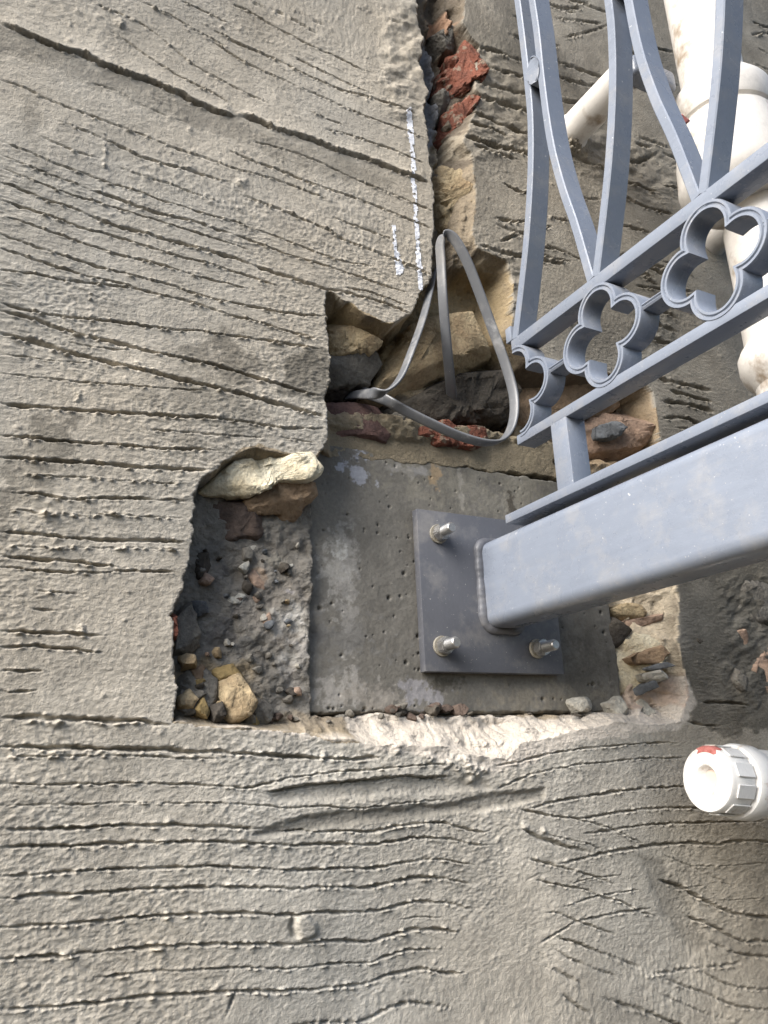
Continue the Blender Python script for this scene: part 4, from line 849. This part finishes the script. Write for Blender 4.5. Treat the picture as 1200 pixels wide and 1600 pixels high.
for y in ys: V += [(x, y, z) for x, z in ring]
inn = rr_ring(BX0+.004, BX1-.004, BZ0+.004, BZ1-.004, .006); V += [(x, YO, z) for x, z in inn]; V += [(x, YO+.5, z) for x, z in inn]
for i in range(len(ys)-1+2):
    for j in range(m): Fc.append((i*m+j, i*m+(j+1) % m, (i+1)*m+(j+1) % m, (i+1)*m+j))
link('beam', sharp_smooth(mesh('beam', V, Fc), 45), M_paint, brk)
# weld bead: lumpy fillet round the beam foot
wr = rr_ring(BX0-.0005, BX1+.0005, BZ0-.0005, BZ1+.0005, .0105, 10)
def resample(pts, k):
    P = np.array(pts+[pts[0]]); L = np.concatenate([[0], np.cumsum(np.linalg.norm(np.diff(P, axis=0), axis=1))]); s = np.linspace(0, L[-1], k, endpoint=False)
    return np.stack([np.interp(s, L, P[:, 0]), np.interp(s, L, P[:, 1])], 1)
W = resample(wr, 220); V = []; Fc = []
for i, p in enumerate(W):
    t = W[(i+1) % 220]-W[i-1]; t /= np.linalg.norm(t); nn = np.array([t[1], -t[0]]); r = .0054+.00010*math.sin(i*1.05)+.0004*math.sin(i*.31)+.0003*math.sin(i*.13+1)
    for k in range(8):
        a = 2*math.pi*k/8; V.append((p[0]+nn[0]*r*math.cos(a), -.0110+r*.85*math.sin(a), p[1]+nn[1]*r*math.cos(a)))
for i in range(220):
    for k in range(8): Fc.append((i*8+k, i*8+(k+1) % 8, ((i+1) % 220)*8+(k+1) % 8, ((i+1) % 220)*8+k))
link('weld_bead', mesh('weld_bead', V, Fc), M_plate, brk)
# anchor bolts
def bolt_meshes():
    pr = [(0, .0050)]; s = .0
    while s < .024: pr += [(s+.0003, .0050), (s+.0007, .0057), (s+.0010, .0057), (s+.0014, .0050)]; s += .00155
    pr += [(.0252, .0050), (.0262, .0042)]
    rod = lathe('anchor_bolt', pr, (0, -1, 0), (0, 0, 0), 20)
    bm = bmesh.new(); bmesh.ops.create_cone(bm, cap_ends=True, segments=6, radius1=.0090, radius2=.0090, depth=.0085)
    bmesh.ops.bevel(bm, geom=[e for e in bm.edges], offset=.0011, segments=2, affect='EDGES')
    bmesh.ops.rotate(bm, verts=bm.verts, matrix=Matrix.Rotation(math.pi/2, 3, 'X')); nut = bpy.data.meshes.new('nut'); bm.to_mesh(nut); bm.free(); sharp_smooth(nut, 30)
    wsh = lathe('washer', [(0, .0098), (.0003, .0101), (.0018, .0101), (.0022, .0097)], (0, -1, 0), (0, 0, 0), 32)
    return rod, nut, wsh
rod, nut, wsh = bolt_meshes()
for i, (px, py, rot, ln) in enumerate(((684, 835, .3, 1.0), (690, 1010, .8, 1.0), (838, 1014, .1, 1.15), (842, 846, .5, 1.0))):
    c = at(px, py, -.0105)
    b = link('anchor_bolt', rod, M_zinc, brk); b.matrix_parent_inverse = Matrix.Translation(-Vector(brk.location)); b.location = (c[0], -.0085, c[2]); b.scale = (.88, ln, .88)
    q = bpy.data.objects.new('nut', nut); COL.objects.link(q); q.parent = b; q.location = (0, -.0090, 0); q.rotation_euler = (0, rot, 0)
    if not nut.materials: nut.materials.append(M_zinc)
    q = bpy.data.objects.new('washer', wsh); COL.objects.link(q); q.parent = b; q.location = (0, -.0022, 0)
    if not wsh.materials: wsh.materials.append(M_rust)

# ------------------------------------------------------------------ balcony railing, standing square to the wall
RX0, RX1 = .4240, .4440
rail = empty('balcony_railing', (.434, -.06, .196), 'grey painted steel balcony railing with quatrefoils and curved balusters', 'railing')
link('bottom_bar', box('bottom_bar', .4180, .4600, YO, -.0545, .2012, .2090, .0007), M_paint, rail)
link('post', box('post', RX0, RX0+.020, -.1395, -.1195, .2088, .2705, .0008), M_paint, rail)
link('lower_rail', box('lower_rail', RX0, RX1, YO, -.0735, .2695, .2785, .0008), M_paint, rail)
link('upper_rail', box('upper_rail', RX0, RX1, YO, -.0785, .3600, .3715, .0008), M_paint, rail)
YC = [-.081-.108*i for i in range(7)]; ZC = (.2785+.3600)/2; RL = .0188; AL = .0224
prq = [(-.0033, RX0+.001), (-.0027, RX0-.0006), (-.0010, RX0-.0006), (-.0003, RX0+.0008), (.0003, RX0+.0008), (.0010, RX0-.0006), (.0027, RX0-.0006), (.0033, RX0+.001), (.0033, RX1-.002), (-.0033, RX1-.002)]
th0 = math.degrees(math.asin(min(1, (AL/math.sqrt(2))/RL)))       # where neighbouring lobes meet
def lobe(ax, a0, a1, k=22):
    cy, cz = AL*math.cos(ax), AL*math.sin(ax)
    return [(cy+RL*math.cos(ax+math.radians(a0+(a1-a0)*i/k)), cz+RL*math.sin(ax+math.radians(a0+(a1-a0)*i/k))) for i in range(k+1)]
half = 180-math.degrees(math.acos(max(-1, min(1, (AL*math.cos(math.pi/4))/RL))))+45-90
half = 135 - (math.degrees(math.acos(AL*math.sin(math.pi/4)/RL)))
half = 180 - 45 - math.degrees(math.acos(min(1, AL*math.sin(math.pi/4)/RL))) if False else None
t_ = (AL+math.sqrt(2*RL*RL-AL*AL))/2                               # cusp at (t, t)
half = math.degrees(math.atan2(t_, t_-AL))
full = []
for q in range(4): full += lobe(q*math.pi/2, -half, half)[:-1]
qm = sweep_yz('quatrefoil', full, prq, True)
for yc in YC[1:]:
    o = link('quatrefoil', qm, M_paint, rail); o.location = (0, yc, ZC)
# the cut half at the wall end: lobes up, out (-Y), down
part = [p for p in lobe(math.pi/2, -4, half)][:-1] + lobe(math.pi, -half, half)[:-1] + lobe(3*math.pi/2, -half, 4)
o = link('quatrefoil', sweep_yz('half_quatrefoil', part, prq), M_paint, rail); o.location = (0, YC[0], ZC); o['label'] = 'half quatrefoil cut off at the wall end'
cpr = [(-.0026, RX0+.0012), (-.0012, RX0+.0002), (-.0004, RX0+.0014), (.0004, RX0+.0014), (.0012, RX0+.0002), (.0026, RX0+.0012), (.0026, RX1-.002), (-.0026, RX1-.002)]
cm = sweep_yz('connector', [(-(AL+RL)+.001-.0, 0), (-(.108-(AL+RL))-.001, 0)], cpr)
for yc in YC[:-1]:
    o = link('connector', cm, M_paint, rail); o.location = (0, yc, ZC)
# balusters: traced on the rail's plane, the same pair repeated every 108 mm
B1 = [atx(*p, RX0) for p in ((805, 512), (813, 450), (821, 375), (827, 285), (828, 205), (824, 140), (814, 65), (797, 0))]
B2 = [atx(*p, RX0) for p in ((925, 415), (897, 352), (876, 290), (859, 222), (847, 140), (839, 65), (833, 0))]
b1 = [(p[1], p[2]) for p in B1]; b2 = [(p[1], p[2]) for p in B2]
b1[0] = (YC[0]-.003, .3712); b2[0] = (YC[1]+.003, .3712)
def up_mirror(b, zc=.66):
    keep = [p for p in b if p[1] < zc-.01]; return keep + [(p[0], 2*zc-p[1]) for p in reversed(keep)]
b1 = up_mirror(b1); b2 = up_mirror(b2)
bp = rrect(.0042, RX0, RX1, .0009)
m1 = sweep_yz('baluster', catmull(b1, 10), bp); m2 = sweep_yz('baluster', catmull(b2, 10), bp)
cmid = at(830, 118, 0)
c_ = atx(830, 116, RX0)
col_mesh = sweep_yz('collar', [(c_[1]+.0105*math.cos(a), c_[2]+.0165*math.sin(a)) for a in [i*2*math.pi/28 for i in range(28)]], rrect(.0016, RX0-.001, RX1+.001, .0005), True)
cdisc = None
for i in range(6):
    o = link('baluster', m1, M_paint, rail); o.location = (0, -.108*i, 0)
    o = link('baluster', m2, M_paint, rail); o.location = (0, -.108*i, 0)
ZT = 2*.66-.3712
link('handrail', box('handrail', RX0-.008, RX1+.008, YO, -.06, ZT, ZT+.012, .001), M_paint, rail)
for i in range(6):
    bm = bmesh.new(); bmesh.ops.create_cone(bm, cap_ends=True, segments=24, radius1=.0105, radius2=.0105, depth=RX1-RX0+.004)
    if i == 0:
        for v in bm.verts: v.co = Vector((v.co.z, v.co.x*.85, v.co.y*1.45))
        bmesh.ops.bevel(bm, geom=[e for e in bm.edges if len(e.link_faces) == 2 and e.calc_face_angle() > 1], offset=.001, segments=2, affect='EDGES')
        cme = bpy.data.meshes.new('collar'); bm.to_mesh(cme); sharp_smooth(cme, 40)
    bm.free()
    o = link('collar', cme, M_paint, rail); o.location = ((RX0+RX1)/2+.0006, c_[1]-.004-.108*i, c_[2])
o = link('tab', box('tab', RX0, RX1, -.0800, -.0715, .3718, .3870, .0009), M_paint, rail); o['label'] = 'cut stub of a baluster at the wall end'

# ------------------------------------------------------------------ flat grey cables hanging out of the wall
def ribbon(name, pts, mat, wdt=.0052, thk=.0023):
    """pts: photo x, y and depth Y; flat oval section, its broad side turned towards the viewer's side of the wall"""
    C = catmull([at(a, b, y) for a, b, y in pts], 9); n = len(C); V = []; Fc = []; k = 14
    T = np.gradient(C, axis=0); T /= np.linalg.norm(T, axis=1, keepdims=True)
    dw = np.array([.30, -1.0, .12])
    for i in range(n):
        t = T[i]; s = dw-t*(t@dw); s /= np.linalg.norm(s)+1e-9; u = np.cross(s, t)
        for j in range(k):
            a = 2*math.pi*j/k; ca, sa = math.cos(a), math.sin(a)
            e = wdt*math.copysign(abs(ca)**.6, ca); f = thk*math.copysign(abs(sa)**.8, sa)
            V.append(C[i]+s*e+u*f)
    for i in range(n-1):
        for j in range(k): Fc.append((i*k+j, i*k+(j+1) % k, (i+1)*k+(j+1) % k, (i+1)*k+j))
    Fc.append(tuple(range(k))); Fc.append(tuple(range((n-1)*k, n*k)))
    return link(name, mesh(name, V, Fc), mat)
tag(ribbon('flat_cable', [(712, 672, .05), (708, 640, .015), (701, 570, -.02), (693, 480, -.045), (689, 410, -.055), (688, 380, -.060), (696, 367, -.066), (710, 374, -.070), (728, 405, -.070), (748, 455, -.066), (770, 515, -.062),
        (790, 570, -.060), (803, 620, -.060), (801, 660, -.060), (786, 686, -.058), (760, 692, -.054), (720, 682, -.046), (670, 660, -.036), (630, 640, -.026), (596, 622, -.012), (560, 612, .020), (535, 612, .05)], M_cable, .0054, .0016),
    'grey flat cable bent into a tall loop beside the railing end', 'cable', 'cables hanging out of the wall')
tag(ribbon('flat_cable', [(676, 425, .0), (671, 455, -.022), (660, 500, -.034), (642, 550, -.040), (625, 590, -.040), (604, 611, -.034), (580, 615, -.022), (555, 617, .006), (530, 622, .04)], M_cable, .0054, .0016),
    'short grey flat cable running from the chase down into the dark hole', 'cable', 'cables hanging out of the wall')

# ------------------------------------------------------------------ white downpipe
PAX, PAY = .692, -.150
dp = empty('downpipe', (PAX, PAY, -.2), 'white painted cast iron downpipe with flared sockets behind the railing', 'downpipe')
def zz(px, py): return at(px, py, PAY)[2]
zc = zz(1110, 130); zl = .388; PLW = .732
link('pipe', lathe('pipe', [(-.9, .025), (0, .025), (zl-.01+.4, .025)], (0, 0, 1), (PLW, PAY, -.4), 56), M_white, dp)
link('pipe', lathe('pipe', [(0, .034), (1.2, .034)], (0, 0, 1), (PAX, PAY, zc-.02), 56), M_white, dp)
up_s = [(-.125, .046), (-.115, .056), (-.100, .0592), (-.070, .0572), (-.040, .0535), (-.030, .0515), (-.0285, .0485), (-.0250, .0485), (-.0235, .0520), (-.018, .0540), (.000, .0545), (.008, .0535), (.012, .0515), (.024, .0430), (.027, .0405), (.0275, .0345)]
link('socket', lathe('socket', up_s, (0, 0, 1), (PAX+.004, PAY, zc-.034), 64), M_white, dp)
link('pipe_body', lathe('pipe_body', [(-.15, .040), (-.10, .043), (.0, .043), (.06, .042), (.085, .037), (.09, .030)], (0, 0, 1), (PLW, PAY, zc-.24), 64), M_white, dp)
lo_s = [(-.060, .025), (-.050, .033), (-.030, .042), (-.020, .050), (-.010, .053), (.004, .053), (.012, .049), (.018, .044), (.10, .043), (.16, .043)]
link('socket', lathe('socket', lo_s, (0, 0, 1), (PLW, PAY, zl), 64), M_white, dp)
# ears with bobbins reaching back to the wall
def ear(px, py, L, r, zoff=0):
    b = at(px, py, YW)
    link('bobbin', lathe('bobbin', [(0, r*1.35), (.006, r*1.2), (.014, r), (L-.006, r), (L, r*.9)], (0, -1, 0), (b[0], YW+.006, b[2]), 32), M_white, dp)
    return b
b = ear(893, 207, .098, .0195)
ex, ez = b[0], b[2]
link('ear', box('ear', ex-.008, .642, YW-.112, YW-.090, ez-.014, ez+.012, .006, 3), M_paint, dp)
link('nail', lathe('nail', [(0, .008), (.010, .0085), (.014, .0072), (.016, .004)], (0, -1, 0), (ex+.004, YW-.108, ez+.004), 20), M_white, dp)
b = ear(1112, 372, .075, .021)
link('red_smear', chunk('red_smear', '1052 188 1066 180 1076 188 1066 194', -.196, .003, M_red, None).data, M_red, dp)
bpy.data.objects.remove([o for o in bpy.data.objects if o.name.startswith('red_smear') and o.parent is None][0])

# ------------------------------------------------------------------ white waste pipe with a screw cap
cc_ = at(1103, 1217, -.10); WR = .0268
wp = empty('waste_pipe', (cc_[0]+.05, -.10, cc_[2]), 'white plastic waste pipe stub with a ribbed screw cap', 'pipe')
axw = (1, -.02, -.10)
cap_prof = [(.0080, .0002), (.0080, .0080), (.0060, .0094), (.0012, .0102), (0, .0115), (0, .0235), (.0010, .0258), (.0030, WR), (.026, WR), (.0275, .0262)]
cp = link('cap', lathe('cap', cap_prof, axw, cc_, 64), M_pvc, wp)
dm = link('dimple', lathe('dimple', [(.0074, .0002), (.0074, .0079), (.0082, .0080)], axw, cc_, 32), M_dim, wp)
rb = bmesh.new(); A = Vector(axw).normalized(); e1 = A.orthogonal().normalized(); e2 = A.cross(e1)
for k in range(10):
    a = 2*math.pi*(k+.3)/10; d = e1*math.cos(a)+e2*math.sin(a); t = A.cross(d)
    mtx = Matrix((A*.020, t*.0115, d*.0013)).transposed().to_4x4(); mtx.translation = Vector(cc_)+A*.0165+d*(WR+.0006)
    r = bmesh.ops.create_cube(rb, size=1, matrix=mtx)
bmesh.ops.bevel(rb, geom=list(rb.edges), offset=.0005, segments=1, affect='EDGES')
rm = bpy.data.meshes.new('cap_ribs'); rb.to_mesh(rm); rb.free(); link('cap_ribs', rm, M_pvc, wp)
link('collar_ring', lathe('collar_ring', [(.0285, .0255), (.030, .0300), (.033, .0312), (.047, .0312), (.050, .030), (.052, .0285)], axw, cc_, 64), M_pvc, wp)
link('pipe', lathe('pipe', [(.045, .0285), (.11, .0285), (.112, .0255), (.6, .0255)], axw, cc_, 64), M_pvc, wp)
A_ = Vector(axw).normalized(); f1 = Vector((0, 0, 1)); f1 = (f1-A_*f1.dot(A_)).normalized(); f2 = A_.cross(f1); V = []; Fc = []
for i, (s0, r0) in enumerate(((-.0003, .0215), (-.0003, .0238), (.0009, .0262), (.0034, WR+.0004), (.0075, WR+.0004))):
    for k in range(9):
        a = math.radians(-20+k*6 + (6 if i in (1, 3) else 0)); V.append(Vector(cc_)+A_*s0+(f1*math.cos(a)+f2*math.sin(a))*r0)
for i in range(4):
    for k in range(8): Fc.append((i*9+k, i*9+k+1, (i+1)*9+k+1, (i+1)*9+k))
link('red_mark', mesh('red_mark', V, Fc), M_red, wp)

sc.render.film_transparent = False
